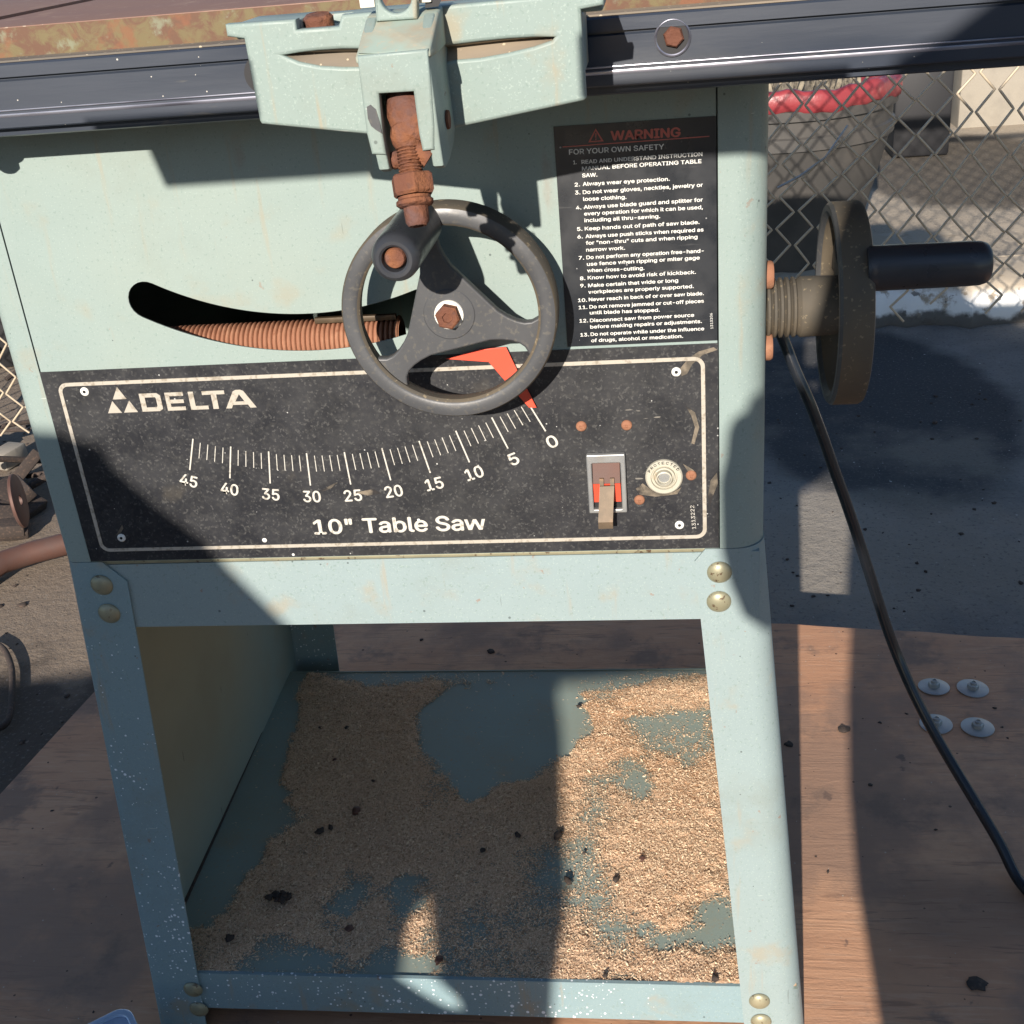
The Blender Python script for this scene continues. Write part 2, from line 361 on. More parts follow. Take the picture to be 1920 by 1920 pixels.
m = M('plywood_edge', (.16, .09, .055), .85); m.lay(200, .4, .6, (.07, .04, .03), .8, st=(.1, .1, 1.6)); MT['ply_edge'] = m.done()
m = M('white_washed_kerb', (.33, .28, .22), .9, 0, .2); m.lay(14, .38, .48, (.74, .75, .74), .97, detail=8, rough=.65); m.lay(30, .62, .68, (.05, .045, .04), .8, detail=6)
m.mix(m.ramp(m.math('ADD', m.axis(2), m.math('MULTIPLY', m.math('SUBTRACT', m.noise(7, 6), .5), .09)), .070, .098), (.40, .33, .24), .92); m.mix(m.ramp(m.math('ADD', m.axis(2), m.math('MULTIPLY', m.math('SUBTRACT', m.noise(11, 6, loc=(3, 1, 2)), .5), .10)), .012, .030, 1, 0), (.10, .095, .09), .95); m.bump(m.noise(40, 8), .7, .004); MT['kerb'] = m.done()
m = M('pale_concrete', (.32, .29, .24), .9); m.lay(10, .4, .7, (.22, .20, .17), .6, detail=8); m.bump(m.noise(60, 6), .5, .002); MT['pale'] = m.done()
m = M('sawdust_bed', (.64, .44, .29), .95, 0, .1); m.lay(380, .42, .58, (.82, .60, .41), .9, detail=3); m.lay(260, .52, .66, (.32, .20, .12), .8, detail=4); m.lay(5, .5, .66, (.50, .27, .13), .5, detail=3)
m.bump(m.noise(420, 4), .9, .0015)
ca = m.n.new('ShaderNodeAttribute'); ca.attribute_name = 'cover'
al = m.ramp(m.math('ADD', ca.outputs['Fac'], m.math('MULTIPLY', m.math('SUBTRACT', m.noise(520, 3), .5), 1.3)), .42, .56)
m.l.new(al, m.b.inputs['Alpha']); MT['dustbed'] = m.done()
m = M('sawdust_chip', (.60, .42, .25), .85, 0, .2); oi = m.n.new('ShaderNodeAttribute'); oi.attribute_name = 'shade'; oi.attribute_type = 'GEOMETRY'
rr = m.n.new('ShaderNodeValToRGB'); cr = rr.color_ramp; cr.elements[0].position = 0; cr.elements[0].color = (.11, .055, .03, 1); cr.elements[1].position = 1; cr.elements[1].color = (.90, .74, .52, 1)
for p_, c_ in ((.12, (.46, .28, .16, 1)), (.5, (.76, .55, .37, 1)), (.8, (.86, .68, .47, 1))): e_ = cr.elements.new(p_); e_.color = c_
m.l.new(oi.outputs['Fac'], rr.inputs[0]); m.c = rr.outputs[0]; MT['chip'] = m.done()
m = M('dark_crumb', (.05, .038, .032), .9); m.lay(200, .5, .7, (.12, .08, .06), .7); MT['crumb'] = m.done()
m = M('galvanised_wire', (.52, .43, .31), .55, .1); m.lay(40, .5, .7, (.36, .28, .19), .6); MT['wire'] = m.done()
m = M('grey_plastic_bin', (.060, .057, .053), .55); m.lay(12, .4, .7, (.10, .09, .08), .6, detail=7); MT['bin'] = m.done()
m = M('red_plastic', (.27, .04, .046), .4); m.lay(20, .55, .75, (.33, .13, .12), .6, detail=6); m.bump(m.noise(30, 3), .5, .006); MT['redrim'] = m.done()
m = M('black_crate', (.012, .012, .014), .6); MT['black'] = m.done()
m = M('blue_grey_lid', (.24, .27, .31), .5); m.lay(20, .5, .7, (.3, .27, .23), .5); MT['bluegrey'] = m.done()
m = M('rag', (.30, .26, .19), .95); m.lay(30, .4, .6, (.08, .07, .06), .8, detail=8); m.bump(m.noise(60, 5), 1, .01); MT['rag'] = m.done()
m = M('pipe_rust', (.12, .060, .046), .6, .2); m.lay(30, .4, .7, (.11, .07, .06), .7, detail=7); MT['pipe'] = m.done()
m = M('clear_plastic', (.50, .62, .80), .25, 0, .5); m.b.inputs['Transmission Weight'].default_value = .35; m.lay(20, .4, .7, (.36, .46, .62), .4); MT['plastic'] = m.done()
m = M('cream_button', (.46, .44, .36), .45); m.lay(120, .55, .7, (.4, .33, .22), .6); MT['cream'] = m.done()
m = M('smudge', (.11, .095, .075), .35); m.lay(90, .45, .62, (.24, .20, .15), .8, detail=5); m.lay(60, .5, .6, (.02, .02, .023), .9, detail=5, loc=(3, 3, 3)); MT['smudge'] = m.done()
m = M('cloth', (.05, .06, .09), .9); MT['cloth'] = m.done()
m = M('shadow_bar_brown', (.45, .30, .17), .8); MT['bar_brown'] = m.done()

# ================================================================ SETTING: ground
g = B(); N = 120
def gz(x, y):
    return 0.0
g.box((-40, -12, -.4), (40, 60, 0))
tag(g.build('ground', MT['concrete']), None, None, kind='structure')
# kerb: low whitewashed step behind the yard
KY = 2.13
k = B(); n = 90; rows = []
def nz(i, s=1.0): return (math.sin(i*1.7)*.5+math.sin(i*.63+1)*.8+math.sin(i*3.1+2)*.3)*s
for (dy, z) in ((.02, -.02), (0, .004), (.004, .035), (.012, .065), (.03, .088), (.06, .099), (.15, .102), (.5, .102)):
    rows.append([(-.2+3.2*i/n, KY+dy+nz(i, .022)+.03*(-.2+3.2*i/n), z+nz(i+7, .004)*(z > .02)) for i in range(n+1)])
k.grid(rows); tag(k.build('kerb', MT['kerb'], ang=70), None, None, kind='structure')
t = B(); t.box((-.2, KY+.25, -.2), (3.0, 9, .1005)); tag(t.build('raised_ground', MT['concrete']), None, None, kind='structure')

# ================================================================ PLYWOOD SHEET on its castors
ply_c = Vector((.12, .10, .0)); pr = math.radians(-8.1)
PB = Vector((.0932, .6564, 0)); pu = Vector((math.cos(pr), math.sin(pr), 0)); pv = Vector((-math.sin(pr), math.cos(pr), 0))
ply = thing('plywood_sheet', 'weathered brown plywood sheet lying under the table saw', 'plywood sheet', (0, 0, 0))
# left edge passes (-.8269,.2964) ; back edge passes PB
left = (Vector((-.8149, .4038, 0))-PB).dot(pu)
bm_ = B(); L, Rr, Bk, Fr = left, 1.2, 0.0, -1.25
def pp(a, b, z): return PB+pu*a+pv*b+Vector((0, 0, z))
nb = 60
top = [pp(L+(Rr-L)*i/nb, Bk+(nz(i*2.3, .0012)), .11) for i in range(nb+1)]
bm_.grid([[Vector((p.x, p.y, .092)) for p in top], top, [p-pv*.003+Vector((0, 0, .0004)) for p in top], [pp(L+(Rr-L)*i/nb, Fr, .11) for i in range(nb+1)], [pp(L+(Rr-L)*i/nb, Fr, .092) for i in range(nb+1)]])
bm_.poly([pp(L, Bk, .11), pp(L, Fr, .11), pp(L, Fr, .092), pp(L, Bk, .092)]).poly([pp(Rr, Bk, .11), pp(Rr, Fr, .11), pp(Rr, Fr, .092), pp(Rr, Bk, .092)])
bm_.poly([pp(L, Bk-.002, .0925), pp(Rr, Bk-.002, .0925), pp(Rr, Fr, .0925), pp(L, Fr, .0925)])
bm_.build('panel', MT['ply'], ply, ang=30)
for (a, b) in ((L+.12, -.12), (.30, -.28), (L+.12, -1.1), (1.05, -1.1), (1.05, -.12)):
    c = pp(a, b, 0); w = B(); w.lathe(c+Vector((-.015, 0, .037)), (1, 0, 0), [(0, 0), (0, .033), (.004, .037), (.026, .037), (.03, .033), (.03, 0)], 28)
    w.box(c+Vector((-.022, -.02, .03)), c+Vector((-.018, .02, .088)), .001).box(c+Vector((.018, -.02, .03)), c+Vector((.022, .02, .088)), .001).box(c+Vector((-.04, -.045, .086)), c+Vector((.04, .045, .0915)), .001)
    w.build('castor', MT['black'], ply)
for i, (x, y) in enumerate(((1751, 1287), (1824, 1290), (1755, 1357), (1833, 1363))):
    c = oZ(x, y, .112); w = B(); tl = (Vector((rng.normal(0, .03), rng.normal(0, .03), 1))).normalized()
    w.lathe(c-Vector((0, 0, .0012)), tl, [(0, .0035), (0, .0178), (.0004, .0184), (.0012, .0184), (.0016, .0178), (.0016, .0035)], 40)
    o = w.build('washer', MT['zinc'], ply)
    b = B(); b.lathe(c, tl, [(0.0003, .0068), (.0055, .0068), (.0065, .0058), (.0065, .0042)], 6); b.lathe(c, tl, [(.004, .0042), (.0062, .0040), (.0085, .0038), (.009, .0025), (.0078, .0022), (.0078, 0)], 16)
    bo = b.build('nut', MT['zinc'], o)
    bo.matrix_parent_inverse = Matrix.Identity(4)

# ================================================================ TABLE SAW
saw = thing('table_saw', 'pale green table saw on splayed sheet metal stand with black scale plate and front handwheel', 'table saw', (-.227, .24, .11))
def Zc(z): return z+OFF
XL, XR, ZB = -.487, .032, Zc(-.1515)
ZT = Zc(.19)
def ribbon(prof_fn, ts, th=.0015):
    """sheet bent along a plan profile: prof_fn(t) -> list of (x,y), z"""
    rows_o, rows_i = [], []
    for tt in ts:
        P, z = prof_fn(tt); P = [Vector(p) for p in P]; Q = []
        for i, p in enumerate(P):
            d = (P[min(i+1, len(P)-1)]-P[max(i-1, 0)]); d.normalize(); Q.append(p+Vector((d.y, -d.x))*th)
        rows_o.append([Vector((p.x, p.y, z)) for p in P]); rows_i.append([Vector((p.x, p.y, z)) for p in Q])
    b = B(); b.grid(rows_o); b.grid([r[::-1] for r in rows_i])
    for a_, b_ in ((rows_o[0], rows_i[0]), (rows_o[-1], rows_i[-1])): b.grid([a_, b_])
    for kx in (0, -1): b.grid([[r[kx] for r in rows_o], [r[kx] for r in rows_i]])
    bmesh.ops.remove_doubles(b.bm, verts=b.bm.verts, dist=1e-6)
    return b
def bend(x0, y0, r, a0, a1, n=7): return [(x0+r*math.cos(math.radians(a0+(a1-a0)*i/n)), y0+r*math.sin(math.radians(a0+(a1-a0)*i/n))) for i in range(n+1)]
CB = .47
def cabL(t):
    r = .010
    return [(-.4655, .010), (-.4655, .0)]+bend(XL+r, r, r, -90, -180)+[(XL, CB-.01)]+[(XL+.01, CB), (XL+.03, CB)], ZB+(ZT-ZB)*t
def cabR(t):
    r = .022
    return [(.0006, .010), (.0006, .0)]+bend(XR-r, r, r, -90, 0, 10)+[(XR, CB-.01)]+[(XR-.01, CB), (XR-.03, CB)], ZB+(ZT-ZB)*t
cab = B()
for f, fl in ((cabL, -1), (cabR, 1)):
    b = ribbon(f, [0, .25, .5, .75, 1], .0015*fl*-1 if fl > 0 else .0015)
    me = bpy.data.meshes.new('x'); b.bm.to_mesh(me); b.bm.free(); cab.addme(me)
cab.box((XL+.002, CB-.003, ZB), (XR-.002, CB-.001, ZT)).box((XL+.002, .012, ZB+.001), (XR-.002, CB-.004, ZB+.003)).box((XL+.002, .03, ZT-.003), (XR-.002, CB-.004, ZT-.001))
cabinet = cab.build('cabinet', MT['paint'], saw, ang=50)
# front panel with the arc slot
SC = (-.267, Zc(.2514)); sr, sh = .2319, .0129
aL = math.degrees(math.atan2(oY(275, 566).z-SC[1], oY(275, 566).x-SC[0])); aR = aL+47.5
slot = arc(*SC, sr+sh, aL, aR, 40)
e = (SC[0]+sr*math.cos(math.radians(aR)), SC[1]+sr*math.sin(math.radians(aR))); slot += arc(*e, sh, aR, aR+180, 12)[1:]
slot += arc(*SC, sr-sh, aR, aL, 40)[1:]
e = (SC[0]+sr*math.cos(math.radians(aL)), SC[1]+sr*math.sin(math.radians(aL))); slot += arc(*e, sh, aL+180, aL+360, 12)[1:-1]
fp = B(); fp.prism([(-.4645, ZB), (-.0003, ZB), (-.0003, ZT), (-.4645, ZT)], 0, .0016, .0003, [slot])
fp.build('front_panel', MT['paint'], saw, ang=30)
# lip below the plate
B().box((-.4645, .0018, ZB-.0035), (-.0003, .012, ZB-.0005), .0005).build('bottom_lip', MT['bolt'], saw)

# ---- threaded tilt rod behind the slot
rod = B(); yr = .019; A0 = oY(300, 640, yr); A1 = oY(752, 617, yr)
zr = (oY(540, 634, yr).z)
axv = Vector((1, 0, .0)); prof = []
x0, x1 = A0.x-.05, A1.x; nn = int((x1-x0)/.00335); R1, R2 = .0150, .0128
for i in range(nn):
    b0 = i*.00335
    prof += [(b0, R2), (b0+.0004, R2), (b0+.0009, R1), (b0+.0014, R1+.0003), (b0+.0020, R1+.0003), (b0+.0025, R1), (b0+.0030, R2)]
rod.lathe((x0, yr+.002, zr-.004), axv, [(0, 0)]+prof+[(nn*.00335, R2), (nn*.00335, 0)], 40)
rod.build('tilt_screw', MT['orust'], saw, ang=60)
sb = B(); p0 = oY(585, 606, .006)
sb.box((p0.x, .012, p0.z-.0025), (p0.x+.056, .016, p0.z+.0012), .0004); sb.build('tilt_bracket', MT['bronze'], saw)

# ---- black scale plate
PZ0, PZ1 = Zc(-.1507), Zc(0.0)
plate = B(); plate.prism([(-.465, PZ0), (0, PZ0), (0, PZ1), (-.465, PZ1)], -.0009, -.0001, .0002)
plate = plate.build('scale_plate', MT['plate'], saw, ang=30)
def sub(o):    # sub-part of a mesh child: plain parenting in the same space
    o.matrix_parent_inverse = Matrix.Identity(4); return o
YP = -.00125
bo = B(); x0, x1, z0, z1 = oY(105, 724).x, oY(1318, 678).x, oY(700, 1022).z, oY(700, 679).z
x0 = -.4545; x1 = -.0085; z1 = Zc(-.0085); z0 = Zc(-.1425); wd = .0026
bo.prism(rrect(x0, z0, x1, z1, .007), YP, -.0009, 0, [rrect(x0+wd, z0+wd, x1-wd, z1-wd, .0048)]); sub(bo.build('silver_border', MT['silver'], plate))
# scale ticks and numbers
TC = (-.2697, Zc(.2550)); tk = B()
def tick(a, r0, r1, w):
    s_, c_ = math.sin(math.radians(a)), -math.cos(math.radians(a)); px, pz = -c_, s_
    f = [(TC[0]+r*s_+k_*px*w/2, TC[1]+r*c_+k_*pz*w/2) for r, k_ in ((r0, -1), (r1, -1), (r1, 1), (r0, 1))]
    tk.prism(f, YP, -.0009)
def adeg(v): return 26.25-v*(26.25+17.1)/45
for v in range(0, 46):
    if v % 5 == 0: tick(adeg(v), .3232, .3482, .0010)
    else: tick(adeg(v), .3250, .3372, .00055)
sub(tk.build('scale_ticks', MT['silver2'], plate, recalc=False)); tk = B()
for v in range(0, 46, 5):
    a = adeg(v); s_, c_ = math.sin(math.radians(a)), -math.cos(math.radians(a)); t_ = str(v); w_ = .0062*len(t_) if v else .0068
    rx = -c_; rz = s_; cxx, czz = TC[0]+.3612*s_, TC[1]+.3612*c_
    tk = B(); tk.addme(text_mesh(t_, (cxx-rx*w_/2, czz-rz*w_/2), (cxx+rx*w_/2, czz+rz*w_/2), .0086, YP, .035)); sub(tk.build('scale_number', MT['silver2'], plate, recalc=False))
tk = B()
a_, b_ = oY(592, 1000), oY(912, 994)
tk.addme(text_mesh('10"', (a_.x, a_.z), (oY(663, 998).x, a_.z+.0002), .0114, YP, .045))
tk.addme(text_mesh('Table', (oY(684, 998).x, a_.z+.0002), (oY(803, 996).x, a_.z+.0004), .0114, YP, .045))
tk.addme(text_mesh('Sa', (oY(820, 996).x, a_.z+.0004), (oY(870, 996).x, a_.z+.0004), .0114, YP, .045))
wx0, wx1, wz, wh, ws_ = oY(873, 996).x, b_.x, a_.z+.0004, .0084, .0024
wm = (wx0+wx1)/2; q4 = (wx1-wx0)/4
tk.prism([(wx0, wz+wh), (wx0+q4-ws_*.55, wz), (wx0+q4+ws_*.55, wz), (wm, wz+wh*.66), (wx1-q4-ws_*.55, wz), (wx1-q4+ws_*.55, wz), (wx1, wz+wh), (wx1-ws_, wz+wh), (wx1-q4, wz+wh*.36), (wm+ws_*.5, wz+wh), (wm-ws_*.5, wz+wh), (wx0+q4, wz+wh*.36), (wx0+ws_, wz+wh)], YP, -.0009)
sub(tk.build('model_lettering', MT['silver2'], plate, recalc=False)); tk = B()
tk.addme(text_mesh('1313222', (oY(1305, 990).x, oY(1305, 990).z), (oY(1301, 946).x, oY(1301, 946).z), .0026, YP, .0))
sub(tk.build('part_number', MT['silver2'], plate, recalc=False))
# wordmark and triangle emblem
lg = B()
def PXY(L, Y=0): return [(oY(60+x/3.4286, 640+y/3.4286, Y).x, oY(60+x/3.4286, 640+y/3.4286, Y).z) for x, y in L]
lg.prism(PXY([(550, 290), (612, 366), (524, 370)]), YP, -.0009); lg.prism(PXY([(520, 380), (583, 455), (494, 458)]), YP, -.0009); lg.prism(PXY([(628, 376), (686, 450), (597, 454)]), YP, -.0009)
# letters on a straight baseline frame: bl = bottom-left, br = bottom-right of word
bl = Vector(PXY([(716, 448)])[0]); br = Vector(PXY([(1448, 420)])[0]); tl_ = Vector(PXY([(692, 334)])[0])
ux = (br-bl).normalized(); WL = (br-bl).length; H = .0108*1.0; uz = Vector((-ux.y, ux.x))
H = (Vector(PXY([(870, 325)])[0])-Vector(PXY([(895, 440)])[0])).dot(uz)
def LT(L, hol=()):
    f = lambda q: tuple(bl+ux*(q[0]*WL)+uz*(q[1]*H)); lg.prism([f(q) for q in L], YP, -.0009, 0, [[f(q) for q in h] for h in hol])
LT([(0, 0), (.155, 0), (.185, .12), (.185, .85), (.155, 1), (0, 1)], [[(.045, .22), (.135, .22), (.142, .3), (.142, .72), (.135, .78), (.045, .78)]])
LT([(.225, 0), (.385, 0), (.385, .2), (.262, .2), (.262, .4), (.38, .4), (.38, .6), (.262, .6), (.262, .8), (.385, .8), (.385, 1), (.225, 1)])
LT([(.43, 0), (.585, 0), (.585, .2), (.475, .2), (.475, 1), (.43, 1)])
LT([(.625, 0), (.672, 0), (.672, .8), (.745, .8), (.745, 1), (.55, 1), (.55, .8), (.625, .8)])
LT([(.735, 0), (.785, 0), (.80, .18), (.93, .18), (.945, 0), (1.0, 0), (.91, .93), (.885, 1), (.845, 1), (.82, .93)], [[(.825, .36), (.905, .36), (.868, .76)]])
sub(lg.build('emblem_lettering', MT['silver'], plate, recalc=False))
for x, y in ((159, 734), (228, 1008), (1268, 697), (1274, 984)):
    c = oY(x, y, -.001); b = B(); b.lathe(c, (0, -1, 0), [(0, .0032), (.0006, .0031), (.0011, .0024), (.0011, .0012), (.0004, .0010), (.0004, 0)], 20); sub(b.build('rivet', MT['white'], plate)); b = B(); b.lathe(c+Vector((0, -.0003, 0)), (0, -1, 0), [(0, .0010), (.0009, .0010), (.0010, 0)], 12); sub(b.build('rivet_hole', MT['black'], plate))
for x, y in ((1090, 799), (1175, 797), (1296, 891), (1199, 937)):
    c = oY(x, y, -.001); b = B(); b.lathe(c, (0, -1, 0), [(0, .0037), (.0008, .0036), (.0016, .0028), (.0019, .0012), (.0010, .0010), (.0010, 0)], 20)
    b.box(c+Vector((-.0022, -.0021, -.0003)), c+Vector((.0022, -.0017, .0003))); sub(b.build('screw', MT['orust'], plate))
# paint chips, tape residue and scuffs on the plate
def smear(L, y=-.00112): sm = B(); sm.prism([(oY(x, yy, 0).x, oY(x, yy, 0).z) for x, yy in L], y, -.0009); sub(sm.build('tape_residue', MT['smudge'], plate))
smear([(1275, 690), (1290, 672), (1310, 658), (1338, 650), (1345, 655), (1318, 664), (1298, 682), (1288, 700), (1278, 704)])
smear([(1192, 915), (1205, 905), (1228, 922), (1262, 922), (1278, 912), (1270, 925), (1230, 930), (1200, 926)])
smear([(1280, 868), (1300, 880), (1308, 890), (1292, 886)]); smear([(1285, 760), (1303, 772), (1311, 800), (1302, 832), (1296, 830), (1303, 800), (1296, 778)])
smear([(1332, 900), (1344, 885), (1346, 905), (1336, 930), (1330, 955), (1327, 930)]); smear([(600, 919), (628, 905), (634, 903), (622, 914), (605, 921)]); smear([(668, 922), (700, 916), (716, 924), (690, 928)])
smear([(218, 1003), (226, 990), (230, 982), (232, 990), (226, 1000)])
for (x, y, r_) in ((496, 1013, .0018), (785, 975, .0011), (550, 1040, .0011)):
    wd_ = B(); wd_.lathe(oY(x, y, -.0009), (0, -1, 0), [(0, r_), (.0003, r_*.8), (.0004, 0)], 14); sub(wd_.build('paint_drip', MT['white'], plate))
# switch
sw = B(); a_ = oY(1099, 848, 0); b_ = oY(1172, 967, 0); sx0, sx1, sz1, sz0 = a_.x, b_.x-.0008, a_.z-.0006, b_.z
sx1 = sx0+.0265; sz1 = a_.z; sz0 = sz1-.0445
fr = rrect(sx0, sz0, sx1, sz1, .001); ho = rrect(sx0+.0036, sz0+.003, sx1-.0036, sz1-.0065, .0008)
sw.prism(fr, -.0052, -.0010, .0008, [ho]); swo = sub(sw.build('switch_frame', MT['zinc'], plate))
b = B(); b.box((sx0+.0036, -.0012, sz0+.003), (sx1-.0036, -.00095, sz1-.006)); sub(b.build('switch_recess', MT['black'], plate))
b = B(); b.hull([(sx0+.004, -.0035, sz1-.007), (sx1-.004, -.0035, sz1-.007), (sx0+.004, -.0012, sz1-.007), (sx1-.004, -.0012, sz1-.007), (sx0+.004, -.0065, sz1-.021), (sx1-.004, -.0065, sz1-.021), (sx0+.004, -.0012, sz1-.021), (sx1-.004, -.0012, sz1-.021)])
sub(b.build('switch_rocker', MT['pipe'], plate, ang=20))
b = B(); b.hull([(sx0+.004, -.0066, sz1-.0213), (sx1-.004, -.0066, sz1-.0213), (sx0+.004, -.0012, sz1-.0213), (sx1-.004, -.0012, sz1-.0213), (sx0+.004, -.0035, sz0+.008), (sx1-.004, -.0035, sz0+.008), (sx0+.004, -.0012, sz0+.008), (sx1-.004, -.0012, sz0+.008)])
sub(b.build('switch_red_face', MT['pointer'], plate, ang=20))
b = B(); xa, xb = sx0+.0085, sx0+.0185
for (xl, xr) in ((xa, xa+.0028), (xb-.0028, xb)):
    b.hull([(x, y_, z_) for x in (xl, xr) for y_, z_ in ((-.0062, sz1-.0168), (-.0075, sz1-.0168), (-.0075, sz1-.0225), (-.0090, sz1-.0225))])
b.hull([(x+dx, y_, z_) for x in (xa, xb) for dx, y_, z_ in ((0, -.0085, sz1-.0215), (0, -.0098, sz1-.0215), (-.0018, -.0165, sz1-.0455), (-.0018, -.0178, sz1-.0450))])
b.hull([(x-.0018, y_, z_) for x in (xa, xb) for y_, z_ in ((-.0172, sz1-.0448), (-.0178, sz1-.0500), (-.0160, sz1-.0445), (-.0150, sz1-.0505))])
sub(b.build('switch_lever', MT['bronze'], plate, ang=30))
# reset button
c = oY(1245, 893, -.001); b = B(); b.lathe(c, (0, -1, 0), [(0, .0128), (.0018, .0126), (.0028, .0116), (.0028, .0090), (.0008, .0086), (.0008, .0078), (.0030, .0074), (.0032, .0066), (.0012, .0063), (.0012, .0057), (.0046, .0054), (.0050, .0046), (.0016, .0043), (.0012, 0)], 48)
rb = sub(b.build('reset_button', MT['cream'], plate, ang=25))
b = B(); b.lathe(c+Vector((0, -.0010, 0)), (0, -1, 0), [(0, .0040), (.0012, .0038), (.0014, 0)], 32); sub(b.build('button_cap', MT['zinc'], plate))
b = B(); R_ = .0104
for s0, word, rev in ((118, 'PROTECTED', 1),):
    for i, ch in enumerate(word):
        a = math.radians(150-i*14.5); w_ = .0017
        px, pz = c.x+math.cos(a)*R_, c.z+math.sin(a)*R_; tx, tz = math.sin(a), -math.cos(a)
        b.addme(text_mesh(ch, (px-tx*w_/2, pz-tz*w_/2), (px+tx*w_/2, pz+tz*w_/2), .0019, -.00405, .03))
sub(b.build('button_lettering', MT['label'], plate, recalc=False))

# ---- warning label
lx0, lz0, lz1 = -.0972, Zc(.0018), Zc(.1415)
wl = B(); wl.prism([(lx0, lz0), (-.0003, lz0), (-.0003, lz1), (lx0, lz1)], -.0006, -.0001, .0001); wl = wl.build('warning_label', MT['label'], saw, ang=30)
def LP(x, y): P = oY(1020+x/4, 200+y/4, 0); return (P.x, P.z)
lt = B(); YL = -.00085
def line(txt, x, y, x1, y1, cap, bold=.045): lt.addme(text_mesh(txt, LP(x, y), LP(x1, y1), cap, YL, bold))
CH = .00222
for a in [('1.', 222, 430, 245, 428), ('READ AND UNDERSTAND INSTRUCTION', 283, 427, 1187, 367), ('MANUAL BEFORE OPERATING TABLE', 287, 476, 1180, 420), ('SAW.', 288, 528, 400, 521),
          ('2.', 232, 597, 270, 594), ('Always wear eye protection.', 292, 592, 942, 553), ('3.', 235, 656, 273, 654), ('Do not wear gloves, neckties, jewelry or', 293, 653, 1190, 597), ('loose clothing.', 296, 704, 618, 688),
          ('4.', 242, 770, 280, 767), ('Always use blade guard and splitter for', 300, 765, 1190, 708), ('every operation for which it can be used,', 303, 814, 1190, 764), ('including all thru-sawing.', 305, 864, 870, 832),
          ('5.', 250, 929, 288, 927), ('Keep hands out of path of saw blade.', 308, 926, 1165, 876), ('6.', 253, 986, 291, 984), ('Always use push sticks when required as', 313, 983, 1195, 932), ('for "non-thru" cuts and when ripping', 316, 1033, 1150, 986), ('narrow work.', 318, 1084, 607, 1069),
          ('7.', 262, 1145, 300, 1143), ('Do not perform any operation free-hand-', 320, 1141, 1197, 1090), ('use fence when ripping or miter gage', 324, 1191, 1167, 1142), ('when cross-cutting.', 326, 1239, 752, 1220),
          ('8.', 272, 1298, 310, 1296), ('Know how to avoid risk of kickback.', 330, 1293, 1138, 1250), ('9.', 274, 1353, 312, 1351), ('Make certain that wide or long', 333, 1351, 1005, 1312), ('workpieces are properly supported.', 335, 1400, 1122, 1356),
          ('10.', 257, 1462, 322, 1459), ('Never reach in back of or over saw blade.', 338, 1456, 1197, 1409), ('11.', 262, 1516, 325, 1513), ('Do not remove jammed or cut-off pieces', 343, 1511, 1198, 1466), ('until blade has stopped.', 345, 1555, 867, 1533),
          ('12.', 268, 1616, 330, 1613), ('Disconnect saw from power source', 347, 1613, 1125, 1571), ('before making repairs or adjustments.', 349, 1661, 1183, 1618), ('13.', 275, 1721, 337, 1718), ('Do not operate while under the influence', 352, 1716, 1200, 1673), ('of drugs, alcohol or medication.', 356, 1763, 1042, 1729)]:
    line(*a, CH)
line('FOR YOUR OWN SAFETY', 190, 358, 900, 316, .0030, .035)
lt.addme(text_mesh('1313206', LP(1268, 1662), LP(1262, 1545), .0016, YL, .0))
sub(lt.build('white_lettering', MT['white'], wl, recalc=False))
lt = B(); line('WARNING', 505, 250, 1020, 222, .0052, .07)
lt.prism([LP(140, 304), LP(140, 297), LP(1240, 217), LP(1240, 224)], YL, -.0006)
lt.prism([LP(388, 162), (LP(332, 266)), LP(448, 258)], YL, -.0006, 0, [[LP(388, 180), LP(350, 257), LP(430, 251)]])
lt.prism([LP(386, 196), LP(386, 232), LP(392, 232), LP(394, 196)], YL, -.0006); lt.prism([LP(385, 238), LP(385, 246), LP(394, 246), LP(394, 238)], YL, -.0006)
sub(lt.build('red_lettering', MT['red'], wl, recalc=False))

# ---- red tilt pointer
pt = B(); PC = lambda L, Y: [(oY(600+x/3.84, 350+y/3.84, Y).x, oY(600+x/3.84, 350+y/3.84, Y).z) for x, y in L]
pt.prism(PC([(905, 1240), (1160, 1170), (1340, 1155), (1425, 1330), (1560, 1590), (1505, 1590), (1330, 1395), (1215, 1262)], -.004), -.0045, -.0030, .0003)
pt.build('tilt_pointer', MT['pointer'], saw)

